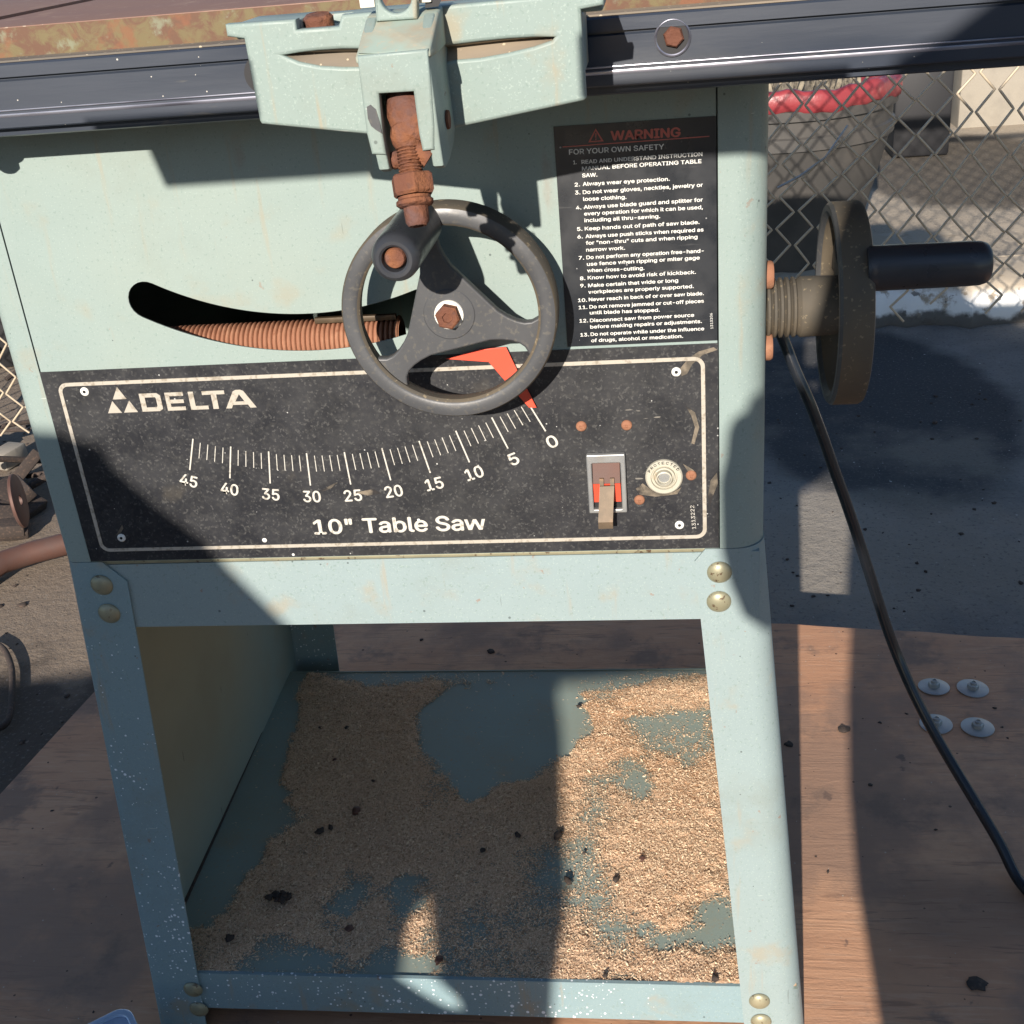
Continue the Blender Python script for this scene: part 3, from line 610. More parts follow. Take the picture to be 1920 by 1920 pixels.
# ---- handwheels
def handwheel(place, name='handwheel', part_of=saw, dusty=True, hang=102, hl=1.0):
    """built about its own hub: local x,z in the wheel plane, local -y outward"""
    hw = B(); Ro, Ri, dep = .0668, .0552, .021
    prof = []                                   # closed rim section (axial, radius)
    prof = [(0, Ri+.0015), (-.0006, Ri+.003), (-.0010, (Ro+Ri)/2), (-.0006, Ro-.003), (0, Ro-.0012), (.002, Ro), (dep-.002, Ro), (dep, Ro-.002), (dep, Ro-.006), (dep-.003, Ri+.003), (.010, Ri+.0005), (.002, Ri)]
    hw.lathe((0, 0, 0), (0, 1, 0), prof, 96, closed=True)
    # spider: three tapering arms blending into the rim
    pts = []; arm = [(Ri+.002, -.0165), (.0530, -.0115), (.0500, -.0085), (.0460, -.0070), (.0410, -.0068), (.0350, -.0078), (.0285, -.0098)]
    arm = arm+[(q, -w_) for q, w_ in arm[::-1]]
    arm = [arm[i] for i in range(6, -1, -1)]+[(Ri+.004, 0)]+[arm[i] for i in range(13, 6, -1)]
    for k_ in range(3):
        a = math.radians(hang+120*k_)
        for q, w_ in arm: pts.append((q*math.cos(a)-w_*math.sin(a), q*math.sin(a)+w_*math.cos(a)))
    sp = B(); sp.prism(pts, .004, .011, .0012); sp.lathe((0, .0035, 0), (0, 1, 0), [(0, 0), (0, .0155), (.0008, .0165), (.003, .017), (.022, .017), (.022, 0)], 40)
    hb = [(.0, .0), (0, .0125), (.003, .0140), (.008, .0140), (.066, .0137), (.074, .0134), (.078, .0122), (.080, .0100), (.080, .0082), (.0790, .0070), (.074, .0066), (.072, 0)]
    hb = [(h_*hl, r_) for h_, r_ in hb]
    ha = math.radians(hang); hx, hz = .058*math.cos(ha), .058*math.sin(ha)
    hd = B(); hd.lathe((hx, .004, hz), (0, -1, 0), hb, 48)
    pin = B(); pin.lathe((hx, -.0735*hl, hz), (0, -1, 0), [(-.006, .0060), (-.001, .0058), (.0002, .0050), (.0005, 0)], 24)
    ws = B(); ws.lathe((0, .0035, 0), (0, -1, 0), [(0, .0092), (.0012, .0090), (.0012, 0)], 36)
    nt = B(); nt.lathe((0, .002, 0), (0, -1, 0), [(0, .0078), (.0052, .0078), (.0062, .0066), (.0062, .0034), (.0050, .0030), (.0050, 0)], 6)
    res = []
    for b, nm, mt in ((hw, 'rim', [MT['wheel'], MT['wheel_dust']]), (sp, 'spider', MT['wheel']), (hd, 'handle', MT['handle']), (pin, 'handle_pin', MT['rust']), (ws, 'hub_washer', MT['washer']), (nt, 'hub_nut', MT['rust'])):
        o = b.build(nm, mt, None, ang=35); o.data.transform(place)
        if nm == 'rim':
            for p in o.data.polygons:
                n_ = place.to_3x3().inverted() @ p.normal
                if abs(n_.y) < .6: p.material_index = 1
        res.append(o)
    res[0].name = name; base = res[0]
    base.parent = part_of; base.matrix_parent_inverse = Matrix.Translation(-root_loc(part_of))
    for o in res[1:]: o.parent = base; o.matrix_parent_inverse = Matrix.Identity(4)
    return base
hc = oY(840.5, 593, -.05)
handwheel(Matrix.Translation((hc.x, -.05, hc.z)))
sh_ = B(); sh_.lathe((hc.x, -.028, hc.z), (0, 1, 0), [(0, .009), (.028, .009), (.05, .009)], 24); sh_.build('tilt_shaft', MT['rust'], saw)
# second wheel on the right side, axis along x
c2 = oY(1640, 566, .045); c2 = Vector((.0945, .045, oY(1600, 569, .045).z))
M2 = Matrix.Translation(c2) @ Matrix.Rotation(math.radians(90), 4, 'Z') @ Matrix.Rotation(math.radians(0), 4, 'Y')
handwheel(M2, hang=141, hl=.92)
sh2 = B(); r2 = .0195; zc2 = oY(1500, 575, .045).z
pf = [(0, 0), (0, .017)]
for i in range(5): pf += [(.001+i*.0042, .0175), (.002+i*.0042, r2+.0006), (.0036+i*.0042, r2+.0004), (.0046+i*.0042, .0180)]
pf += [(.0225, r2-.0005), (.024, r2+.0008), (.05, r2), (.068, r2-.003), (.068, 0)]
sh2.lathe((XR, .045, zc2), (1, 0, 0), pf, 40); sh2.build('worm_hub', MT['wheel_dust'], saw)
for z_ in (oY(1448, 515, .035).z, oY(1446, 650, .035).z):
    b = B(); b.lathe((XR, .035, z_), (1, 0, 0), [(0, .0092), (.0040, .0092), (.0055, .0082), (.0055, 0)], 24); b.build('hub_bolt', MT['orust'], saw)

# ---- stand: two bent side panels, crossbars, shelf
Z0 = .11; HT = ZB-.0005-Z0
def tz(t): return ZB-.0005-HT*t
def smt(t, a, w0, w1): return w0+(w1-w0)*min(1, t/a)
def sideL(t):
    xo = -.487-.0225*t; yf = -.025*t; r = .010; w = smt(t, .035, .030, .047); yb_ = .468+.02*t
    return [(xo+w, yf), (xo+w*.5, yf)]+bend(xo+r, yf+r, r, -90, -180)+[(xo, (yf+yb_)/2), (xo, yb_-.008), (xo+.008, yb_), (xo+.055, yb_)], tz(t)
def sideR(t):
    xo = .0325+.038*t; yf = -.025*t; r = .020; w = smt(t, .02, .042, .0505); yb_ = .468+.02*t
    return [(xo-w, yf), (xo-w*.6, yf)]+bend(xo-r, yf+r, r, -90, 0, 10)+[(xo, (yf+yb_)/2), (xo, yb_-.008), (xo-.008, yb_), (xo-.055, yb_)], tz(t)
ts = [0, .005, .02, .035, .1, .25, .4, .55, .7, .85, 1]
pL = ribbon(sideL, ts, .0016).build('stand_leg_panel', MT['paint_spk'], saw, ang=50)
pR = ribbon(sideR, ts, -.0016).build('stand_leg_panel', MT['paint_leg'], saw, ang=50)
# inner faces of left panel: duller unpainted sheet
li = B(); rows = []
for t in (.0, .5, .93):
    xo = -.487-.0225*t+.0030; z_ = tz(t); rows.append([(xo, -.025*t+.012, z_), (xo, .30, z_), (xo, .458+.02*t, z_)])
li.grid(rows); sub(li.build('inner_face', MT['inside'], pL))
def bar(name, x0, x1, z0, z1, y0, mat, dz=.02, lean=True):
    b = B(); y1f = lambda z: (leg_y(z) if lean else 0)+y0
    b.hull([(x, y1f(z)+d, z) for x in (x0, x1) for z in (z0, z1) for d in (0, .0016)])
    for z, s in ((z1, -1), (z0, 1)):
        b.hull([(x, y1f(z)+d, z+e_) for x in (x0, x1) for d in (.0016, dz) for e_ in (0, s*.0016)])
    return b.build(name, mat, saw, ang=30)
zt_, zb_ = Zc(-.1555), oLeg(780, 1171).z
bar('crossbar', XL+.004, XR-.004, zb_, zt_, .0022, MT['paint_leg'])
SZ = (oLeg(900, 1842).z); zb2 = oLeg(900, 1908).z
SHZ = SZ-.002
bb = bar('shelf_lip', -.4990, .0500, zb2, SZ, .0024, MT['paint_spk'], .0035)
B().box((XL+.01, .470, Zc(-.21)), (XR-.01, .472, Zc(-.155))).build('rear_crossbar', MT['paint_leg'], saw)
sf = B(); y0f = leg_y(SHZ)+.0045; SBK = oZ(950, 1259, SHZ).y; XBK = oZ(530, 1275, SHZ).x
def xl_at(y): return -.5035+(XBK+.5035)*max(0, min(1, y/SBK))
for dz_ in (0, -.0016):
    sf.grid([[(xl_at(y), y, SHZ+dz_), (-.3, y, SHZ+dz_), (-.1, y, SHZ+dz_), (.062, y, SHZ+dz_)] for y in (y0f, 0.0, SBK/2, SBK)])
sf.box((XBK, SBK+.0002, SHZ-.03), (.062, SBK+.0018, SHZ+.0012))
shelf = sf.build('shelf', MT['shelf'], saw)
B().hull([(x, y_, z_) for x, y_ in ((-.5045, y0f+.002), (-.4995, y0f+.002), (XBK-.001, SBK-.005), (XBK+.004, SBK-.005)) for z_ in (SHZ+.0004, SHZ+.0022)]).build('corner_gap', MT['crumb'], saw)
for (x, y), par in (((191, 1097), pL), ((205, 1150), pL), ((1349, 1073), pR), ((1348, 1128), pR), ((362, 1855), pL), ((373, 1892), pL), ((1424, 1877), pR), ((1427, 1915), pR)):
    c = oLeg(x, y); b = B(); b.lathe(c+Vector((0, .0002, 0)), (0, -1, -.05), [(0, .0088), (.0008, .0087), (.0022, .0075), (.0034, .0052), (.0042, .0026), (.0044, 0)], 32)
    sub(b.build('bolt', MT['bolt'], par, ang=60))
# ---- cast iron table
TZ = Zc(.2236); tb = B(); ty0 = -.036
ms = oZ(0, 38, TZ); ms2 = oZ(125, 0, TZ)
gx = ms.x-.012
prof_t = [(-.80, TZ), (gx-.0095, TZ), (gx-.0095, TZ-.009), (gx+.0095, TZ-.009), (gx+.0095, TZ), (.02, TZ), (.02, TZ-.009), (.039, TZ-.009), (.039, TZ), (.330, TZ), (.330, TZ-.038), (-.80, TZ-.038)]
tb.prism(prof_t, ty0, .66, .0006, plane='XZ'); tab = tb.build('table_top', [MT['iron']], saw, ang=30)
eb = B(); eb.box((-.799, ty0-.0008, TZ-.0375), (.329, ty0+.0002, TZ-.0006), .0003); sub(eb.build('table_edge', MT['iron_edge'], tab))
# ---- rail
def rz(y): return oY(0, y, -.06).z
rl = B(); yb = ty0-.0012
z = {q: rz(q) for q in (108, 120, 133, 146, 151, 208, 215, 243, 258)}
prof_r = [(yb, z[120]), (-.0585, z[120]), (-.060, z[120]-.001), (-.060, z[146]), (-.0572, z[146]-.0002), (-.0572, z[151]), (-.0588, z[151]-.001), (-.0588, z[208]), (-.0605, z[208]-.0008), (-.0605, z[215]), (-.0612, z[215]-.0006), (-.0612, z[243]+.0008), (-.0604, z[243]), (-.0545, z[243]), (-.0545, z[258]), (-.052, z[258]-.001), (yb, z[258]-.001)]
holes = []
rl.prism(prof_r, -.92, 1.1, 0, plane='YZ'); rail = rl.build('front_rail', MT['rail'], saw, ang=30)
sub(B().box((-.92, yb+.0005, z[120]+.0002), (1.1, -.0565, z[120]+.0012)).build('dusty_top', MT['dusty'], rail))
sub(B().box((-.92, -.0614, z[215]-.0018), (1.1, -.0600, z[215]+.0002), .0002).build('worn_edge', MT['edge'], rail))
sub(B().box((-.92, -.0608, z[208]-.0006), (1.1, -.0596, z[208]+.0003), .0002).build('worn_edge', MT['edge'], rail))
hcx = oY(1261, 70, -.059); b = B()
b.lathe(hcx+Vector((0, -.0002, 0)), (0, -1, 0), [(-.001, .0098), (.0006, .0098), (.0009, .0090), (.0006, .0084), (-.001, .0084)], 36, closed=True); sub(b.build('hole_rim', MT['edge'], rail))
b = B(); b.lathe(hcx+Vector((0, .0006, 0)), (0, -1, 0), [(0, .0084), (.0012, .0084), (.0012, 0)], 30); sub(b.build('bolt_hole', MT['black'], rail))
b = B(); b.lathe(hcx+Vector((.0006, -.0004, .0003)), (0, -1, 0), [(0, .0058), (.002, .0056), (.003, .0045), (.003, 0)], 6); sub(b.build('rail_bolt', MT['rust'], rail))
hc3 = oY(480, 140, -.059); b = B(); b.lathe(hc3+Vector((.004, .0004, 0)), (0, -1, 0), [(0, .0105), (.0012, .0105), (.0012, 0)], 30); sub(b.build('bolt_hole', MT['black'], rail))
b = B(); b.lathe((-.455, -.05, z[258]+.001), (0, 0, -1), [(0, .0075), (.008, .0075), (.010, .005), (.010, 0)], 20); b.lathe((-.455, -.05, z[258]+.001), (0, 0, -1), [(0, .012), (.0015, .012), (.0015, 0)], 20); sub(b.build('rail_nut', MT['black'], rail))

# ================================================================ RIP FENCE HEAD riding on the rail
fn = thing('rip_fence', 'pale green cast rip fence head with rusty clamp bolt hanging over the black rail', 'rip fence', (-.17, -.14, Zc(.17)))
FY = -.145
def Q(L, Y=FY): return [(oY(x, y, Y).x, oY(x, y, Y).z) for x, y in L]
outl = Q([(421, 46), (425, 69), (457, 73), (486, 226), (490, 233), (700, 253), (770, 260), (859, 239), (1094, 189), (1099, 184), (1089, 18), (1132, 10), (1134, -17)])
# notch in the top edge
outl += Q([(640, 28), (634, 50), (556, 56), (554, 36)])
lensL = [(529, 104), (560, 116), (600, 124), (640, 126), (700, 126), (700, 92), (640, 92), (595, 95), (560, 99)]
lensR = [(820, 121), (850, 113), (900, 109), (950, 100), (1000, 88), (1035, 76), (1040, 70), (1000, 70), (950, 73), (900, 78), (850, 84), (820, 88)]
hd = B(); hd.prism(outl, FY, FY+.009, .0016, [Q(lensL), Q(lensR)])
zb0 = oY(421, 46, FY).z; xlb = oY(457, 73, FY).x; xrb = oY(1094, 100, FY).x
hd.box((xlb+.002, FY+.0085, Zc(.183)), (xrb-.002, -.0640, Zc(.2115)), .002)
hd.box((xlb+.002, FY+.0085, Zc(.2125)), (xrb-.002, -.0900, zb0-.006), .002)
# lower web over the front of the rail, keeps clear of it
head = hd.build('fence_head', MT['paint_cast'], fn, ang=35)
# top slab behind front edge, broken by the notch
tp = B(); x_a, x_n0, x_n1, x_z = oY(421, 46, FY).x, oY(554, 40, FY).x, oY(638, 35, FY).x, oY(1134, -17, FY).x
tp.box((x_a+.0015, FY+.009, zb0-.008), (x_n0, FY+.050, zb0-.0008), .0012).box((x_n1, FY+.009, zb0-.008), (x_z-.0015, FY+.050, zb0-.0008), .0012).box((x_n0-.001, FY+.036, zb0-.009), (x_n1+.001, FY+.050, zb0-.0014), .001)
sub(tp.build('top_flange', MT['paint_cast'], head))
# dusty scoops
for nm, Ls, top_, bot in (('dust_scoop', lensL, 5, None), ('dust_scoop', lensR, 6, None)):
    b = B(); P = [oY(x, y, FY+.0015) for x, y in Ls]; cen = sum(P, Vector())/len(P)
    low = P[:top_]; up = P[top_:][::-1]
    n_ = 14
    def samp(L, t):
        f = t*(len(L)-1); i = min(int(f), len(L)-2); return L[i].lerp(L[i+1], f-i)
    r0 = [samp(low, i/n_) for i in range(n_+1)]; r2_ = [samp(up, i/n_) for i in range(n_+1)]
    r1 = [Vector((a.x, FY+.0075, a.z+.80*(b2.z-a.z))) for a, b2 in zip(r0, r2_)]
    b.grid([r0, r1, r2_]); sub(b.build(nm, MT['dusty'], head, ang=10))
b = B(); c = oY(600, 50, FY+.018); b.lathe(c+Vector((0, 0, -.004)), (0, -.15, 1), [(0, .0125), (.002, .0125), (.0024, .009), (.003, .0075), (.0085, .0075), (.010, .006), (.010, 0)], 12); sub(b.build('rusty_bolt', MT['rust'], head))
# clamp yoke
CY = -.192; yk = B()
front = Q([(669, 105), (675, 156), (687, 250), (697, 290), (724, 291), (717, 250), (710, 176), (775, 172), (785, 250), (792, 284), (814, 281), (814, 234), (808, 156), (802, 92)], CY)
yk.prism(front, CY, CY+.006, .0012)
def side(pxs, w, xshift):   # cheek: outline in y,z plane with thickness in x
    return pxs
ztop = oY(735, 98, CY).z; xl = oY(675, 156, CY).x; xr = oY(808, 156, CY).x; xl2 = oY(709, 332, CY).x; xr2 = oY(824, 324, CY).x; zbt = oY(820, 322, CY).z
for xa_, s in ((xl, 1), (xr, -1)):
    sh0 = [(CY+.001, ztop-.002), (CY+.001, zbt+.012), (CY+.003, zbt+.002), (CY+.008, zbt), (CY+.022, zbt+.001), (CY+.040, zbt+.006), (CY+.056, zbt+.016), (FY+.021, zbt+.028), (FY+.0235, zbt+.038), (FY+.018, zbt+.046), (FY+.001, zbt+.055), (FY+.001, ztop+.014), (CY+.03, ztop+.012)]
    t_ = B(); t_.prism(sh0, 0, .0052, .001, plane='YZ')
    for v in t_.bm.verts: v.co.x = xa_+(v.co.x)*s+(ztop-v.co.z)*.055*(1 if s > 0 else .5)
    me = bpy.data.meshes.new('x'); t_.bm.to_mesh(me); t_.bm.free(); yk.addme(me)
yoke = yk.build('clamp_yoke', MT['paint_cast'], fn, ang=35)
b = B(); b.hull([(x, y_, z_) for x in (xl-.001, xr+.001) for y_, z_ in ((CY+.0005, ztop-.004), (CY+.0015, ztop), (CY+.035, ztop+.013), (FY+.001, ztop+.0145), (FY+.001, ztop-.004))])
bmesh.ops.bevel(b.bm, geom=list(b.bm.edges), offset=.0012, segments=2, affect='EDGES', profile=.5); sub(b.build('yoke_top', MT['dusty2'], yoke, ang=60))
b = B(); b.lathe((xr+.0012, CY+.026, oY(840, 228, CY+.02).z), (1, 0, 0), [(0, .0045), (.0012, .0042), (.0012, 0)], 20); sub(b.build('pivot_pin', MT['rust'], yoke))
# worn bare patch on the left cheek
b = B(); b.prism(Q([(688, 200), (695, 196), (705, 205), (712, 228), (716, 250), (706, 244), (696, 236), (690, 222)], CY), CY-.0004, CY+.0002); sub(b.build('worn_patch', MT['wheel'], yoke))
# clamp link and threaded rod
lk = B(); LA = [(734, 189, -.176, .0085), (740, 215, -.186, .0098), (748, 240, -.189, .0100), (757, 262, -.190, .0086), (765, 281, -.190, .0060)]
rows = []
for (x, y, Y, w) in LA:
    rows.append((oY(x+22 if y < 250 else x+6, y, Y), w))
lk.tube(crom([p+Vector((0, .004, 0)) for p, w in rows], 5), [float(np.interp(i, [j*5 for j in range(len(rows))], [w*1.02 for p, w in rows])) for i in range(5*(len(rows)-1)+1)], 16)
for v in lk.bm.verts: v.co.y = -.182+(v.co.y+.182)*.72
link = lk.build('clamp_link', MT['rust'], fn, ang=60)
r0 = oY(765, 278, -.187); r1_ = oY(784, 424, -.200); ax = (r1_-r0); LL = ax.length; ax.normalize()
pf = [(0, 0), (0, .0058)]; h = .0005
while h < LL*.62: pf += [(h, .0047), (h+.0005, .0056), (h+.0009, .0056), (h+.0014, .0047)]; h += .0015
pf += [(LL*.645, .0050), (LL*.655, .0078), (LL*.675, .0088), (LL*.72, .0088), (LL*.745, .0076), (LL*.76, .0058), (LL*.94, .0055), (LL*1.0, .0042), (LL*1.0, .0026), (LL*.96, .0020), (LL*.96, 0)]
b = B(); b.lathe(r0, ax, pf, 24); rough_up(b.bm, .00018, 900); b.build('clamp_rod', MT['rust'], fn, ang=35)
b = B(); b.lathe(r0+ax*LL*.335, ax, [(0, .0050), (0, .0092), (.0012, .0104), (.0085, .0104), (.0098, .0092), (.0098, .0050)], 6); rough_up(b.bm, .0003, 500); b.build('clamp_nut', MT['rust'], fn, ang=25)
b = B(); b.lathe(r0+ax*(LL*.335+.0102), ax, [(0, .0050), (0, .0078), (.0030, .0074), (.0046, .0050)], 20); b.build('clamp_collar', MT['rust'], fn, ang=25)
b = B(); p = oY(752, 292, -.184); q = oY(806, 290, -.184); b.tube([oY(738, 301, -.180), oY(765, 296, -.184), oY(787, 283, -.186), oY(806, 296, -.186)], [.0042, .0045, .0050, .0056], 10); b.build('cross_pin', MT['rust'], fn)
# lever above
b = B(); lo = Q([(705, 41), (698, -60), (782, -66), (782, 36)], -.165); cch = oY(741, -8, -.165)
b.prism(lo, -.165, -.158, .0012, [arc(cch.x, cch.z, .0075, 0, 360, 24)[:-1]]); lev = b.build('clamp_lever', MT['paint_cast'], fn)
b = B(); b.box(oY(675, 16, -.16)+Vector((0, 0, 0)), oY(690, -30, -.16)+Vector((.002, .004, 0)), .0006); sub(b.build('white_spacer', MT['washer'], lev))
b = B(); b.box(oY(786, 6, -.158)+Vector((0, 0, 0)), oY(797, -30, -.158)+Vector((.002, .004, 0)), .0006); sub(b.build('white_spacer', MT['washer'], lev))
b = B(); b.hull([oY(x, y, Y) for x, y in ((797, 15), (822, 12), (846, -40), (800, -40)) for Y in (-.15, -.156)]); sub(b.build('lever_tail', MT['black'], lev))

# ================================================================ SAWDUST on the shelf
def vnoise(X, Y, s, seed):
    r = np.random.default_rng(seed); G = r.random((256, 256)); x = X*s+500; y = Y*s+500
    xi = np.floor(x).astype(int); yi = np.floor(y).astype(int); fx = x-xi; fy = y-yi; fx = fx*fx*(3-2*fx); fy = fy*fy*(3-2*fy)
    g = lambda a, b_: G[a % 256, b_ % 256]
    return (g(xi, yi)*(1-fx)+g(xi+1, yi)*fx)*(1-fy)+(g(xi, yi+1)*(1-fx)+g(xi+1, yi+1)*fx)*fy
def fbm(X, Y, s, seed, o=5, g=.6):
    t = 0; a = 1; w = 0
    for i in range(o): t = t+a*vnoise(X, Y, s*2**i, seed+i); w += a; a *= g
    return t/w
def sdist(PX, PY, poly):
    d = np.full(PX.shape, 1e9); ins = np.zeros(PX.shape, bool); n = len(poly)
    for i in range(n):
        x1, y1 = poly[i]; x2, y2 = poly[(i+1) % n]; dx, dy = x2-x1, y2-y1
        t = np.clip(((PX-x1)*dx+(PY-y1)*dy)/(dx*dx+dy*dy), 0, 1); d = np.minimum(d, np.hypot(PX-x1-t*dx, PY-y1-t*dy))
        c = (y1 > PY) != (y2 > PY); xx = x1+(PY-y1)*dx/(dy if dy else 1e-9); ins ^= c & (PX < xx)
    return np.where(ins, -d, d)
def onshelf(L): return [tuple(oZ(x, y, SHZ)[:2]) for x, y in L]
bare = [onshelf(L) for L in (
    [(795, 1330), (850, 1292), (960, 1280), (1078, 1282), (1092, 1370), (1070, 1405), (1020, 1440), (940, 1462), (905, 1495), (880, 1505), (855, 1470), (830, 1420), (800, 1400)],
    [(1180, 1350), (1250, 1330), (1345, 1325), (1352, 1430), (1290, 1437), (1235, 1425), (1190, 1400)],
    [(1150, 1400), (1215, 1425), (1235, 1455), (1215, 1510), (1185, 1490), (1160, 1440)],
    [(1330, 1660), (1375, 1620), (1382, 1740), (1378, 1762), (1330, 1795), (1290, 1780), (1240, 1772), (1225, 1750), (1290, 1735), (1285, 1705)],
    [(555, 1255), (560, 1300), (540, 1380), (535, 1450), (528, 1545), (485, 1600), (450, 1660), (420, 1700), (380, 1720), (300, 1740), (300, 1300)],
    [(430, 1845), (470, 1800), (530, 1768), (600, 1790), (640, 1800), (560, 1830), (500, 1845)],
    [(640, 1835), (730, 1800), (780, 1835), (760, 1850)],
    [(540, 1500), (560, 1540), (520, 1560)], [(655, 1650), (690, 1640), (700, 1680), (665, 1700), (645, 1680)], [(740, 1660), (775, 1650), (780, 1700), (750, 1720)], [(620, 1700), (650, 1695), (655, 1720), (630, 1735)],
    [(620, 1240), (1380, 1240), (1345, 1275), (1000, 1272), (640, 1285)],
    )]
heavy = [onshelf(L) for L in ([(1240, 1480), (1360, 1440), (1380, 1620), (1300, 1730), (1150, 1700), (1130, 1560)], [(560, 1290), (780, 1290), (790, 1440), (760, 1560), (560, 1560), (545, 1400)], [(940, 1470), (1080, 1420), (1090, 1560), (920, 1600), (880, 1530)], [(1060, 1760), (1390, 1800), (1390, 1845), (1050, 1845)])]
WT = [1.15, .52, .40, .85, 1.3, .9, .7, .6, .6, .6, .6, .55, .6]
def density(X, Y):
    n1 = fbm(X, Y, 20, 5); n2 = fbm(X, Y, 80, 25); n3 = fbm(X, Y, 7, 65, 3)
    v = .80+(n3-.5)*1.0+np.zeros(X.shape)
    for L, w_ in zip(bare, WT):
        d = sdist(X, Y, L)+(n1-.5)*.030+(n2-.5)*.010
        soft = .010 if w_ > 1.1 else .018
        v = v-w_*np.clip(.5-d/(2*soft), 0, 1)
    h = np.full(X.shape, 1e9)
    for L in heavy: h = np.minimum(h, sdist(X, Y, L))
    v = v+.22*np.clip(-h/.02, -.8, 1)+(n1-.5)*.55+(n2-.5)*.40
    return v
nx = 460; xs = np.linspace(-.502, .061, nx); ys = np.linspace(leg_y(SHZ)+.005, SBK, 390); X, Y = np.meshgrid(xs, ys)
Dn = density(X, Y); Hh = np.clip(Dn-.60, 0, 1)*.0030+fbm(X, Y, 500, 71, 2)*.0008*(Dn > .6)-.0004
Hh += np.clip(fbm(X, Y, 60, 44, 3)-.5, 0, 1)*.005*(Dn > .62)
idx = np.arange(X.size).reshape(X.shape); thr = Dn > .12
keep = thr[:-1, :-1] & thr[1:, :-1] & thr[:-1, 1:] & thr[1:, 1:]
F = np.stack([idx[:-1, :-1][keep], idx[:-1, 1:][keep], idx[1:, 1:][keep], idx[1:, :-1][keep]], 1)
V = np.stack([X.ravel(), Y.ravel(), (SHZ+.0006+np.maximum(Hh, 0)).ravel()], 1)
used = np.unique(F); remap = -np.ones(len(V), int); remap[used] = np.arange(len(used)); V = V[used]; F = remap[F]
me = bpy.data.meshes.new('sawdust'); me.from_pydata(V.tolist(), [], F.tolist()); smooth(me, 60)
at = me.attributes.new('cover', 'FLOAT', 'POINT'); at.data.foreach_set('value', Dn.ravel()[used].astype(float))
dust = new_mesh_obj('sawdust', me, None, MT['dustbed'])
tag(dust, 'golden sawdust and shavings spilled over the shelf of the saw stand', 'sawdust', kind='stuff')
# individual shavings on top, same stuff
NC = 340000; cx = rng.uniform(-.500, .061, NC); cy = rng.uniform(leg_y(SHZ)+.006, SBK-.001, NC); dn = density(cx, cy)
pk = rng.random(NC) < np.clip(dn*1.1, .035, 1)**1.7; cx, cy, dn = cx[pk], cy[pk], dn[pk]; n = len(cx)
bz = SHZ+.0007+np.where(dn > .60, np.clip(dn-.60, 0, 1)*.0030+np.clip(fbm(cx, cy, 60, 44, 3)-.5, 0, 1)*.005*(dn > .62), 0)+rng.random(n)*.0008*(dn > .45)
ln = rng.gamma(3, .00016, n)+.00028; wd2 = ln*rng.uniform(.25, .8, n); an = rng.uniform(0, 6.283, n); tilt = rng.normal(0, .35, n)*(dn > .3); roll = rng.normal(0, .45, n)
ux_ = np.stack([np.cos(an)*np.cos(tilt), np.sin(an)*np.cos(tilt), np.sin(tilt)], 1); vx = np.stack([-np.sin(an)*np.cos(roll), np.cos(an)*np.cos(roll), np.sin(roll)], 1)
C0 = np.stack([cx, cy, bz+.0004], 1); up = np.array([0, 0, 1.])
mid = C0+up*(ln*.22)[:, None]
A = C0-ux_*ln[:, None]-vx*wd2[:, None]*.5; Bq = C0-ux_*ln[:, None]+vx*wd2[:, None]*.5; Cq = mid+vx*wd2[:, None]*.6; Dq = mid-vx*wd2[:, None]*.6; Eq = C0+ux_*ln[:, None]+vx*wd2[:, None]*.4; Fq = C0+ux_*ln[:, None]-vx*wd2[:, None]*.4
VV = np.stack([A, Bq, Cq, Dq, Eq, Fq], 1).reshape(-1, 3); VV[:, 2] = np.maximum(VV[:, 2], SHZ+.0003)
base = np.arange(n)[:, None]*6; FF = np.concatenate([base+np.array([[0, 1, 2, 3]]), base+np.array([[3, 2, 4, 5]])])
me = bpy.data.meshes.new('sawdust_shavings'); me.from_pydata(VV.tolist(), [], FF.tolist())
at = me.attributes.new('shade', 'FLOAT', 'FACE'); sh_v = rng.beta(2.6, 1.9, n); at.data.foreach_set('value', np.concatenate([sh_v, sh_v]))
shav = new_mesh_obj('shavings', me, dust, MT['chip']); shav.matrix_parent_inverse = Matrix.Identity(4)
# dark lumps lying in the sawdust
def crumb(b, c, r, sq=.6, seed=0):
    t = bmesh.new(); bmesh.ops.create_icosphere(t, subdivisions=2, radius=1); rr_ = random.Random(seed)
    ph = [rr_.uniform(0, 6) for _ in range(6)]; st_ = [rr_.uniform(.6, 1.3) for _ in range(2)]
    for v in t.verts:
        k_ = 1+.25*math.sin(v.co.x*3+ph[0])*math.sin(v.co.y*4+ph[1])+.18*math.sin(v.co.z*6+ph[2]+v.co.x*5)+rr_.uniform(-.06, .06)
        v.co = Vector((v.co.x*st_[0], v.co.y*st_[1], v.co.z*sq))*k_*r
    bmesh.ops.transform(t, matrix=Matrix.Translation(Vector(c)+Vector((0, 0, r*sq*.5))) @ Matrix.Rotation(ph[3], 4, 'Z'), verts=t.verts); b.add(t)
lumps = ((668, 1522, .0050), (530, 1688, .0085), (600, 1560, .0042), (620, 1552, .0032), (650, 1365, .0022), (628, 1425, .0026), (600, 1365, .0022), (970, 1567, .0040), (1047, 1567, .0044), (1064, 1652, .0042), (822, 1802, .0042), (1155, 1650, .0036), (700, 1465, .002), (905, 1595, .0032), (430, 1760, .0035), (655, 1742, .0032), (1135, 1830, .0024), (1340, 1835, .0036), (1085, 1325, .0024), (1095, 1600, .002), (1205, 1610, .0026))
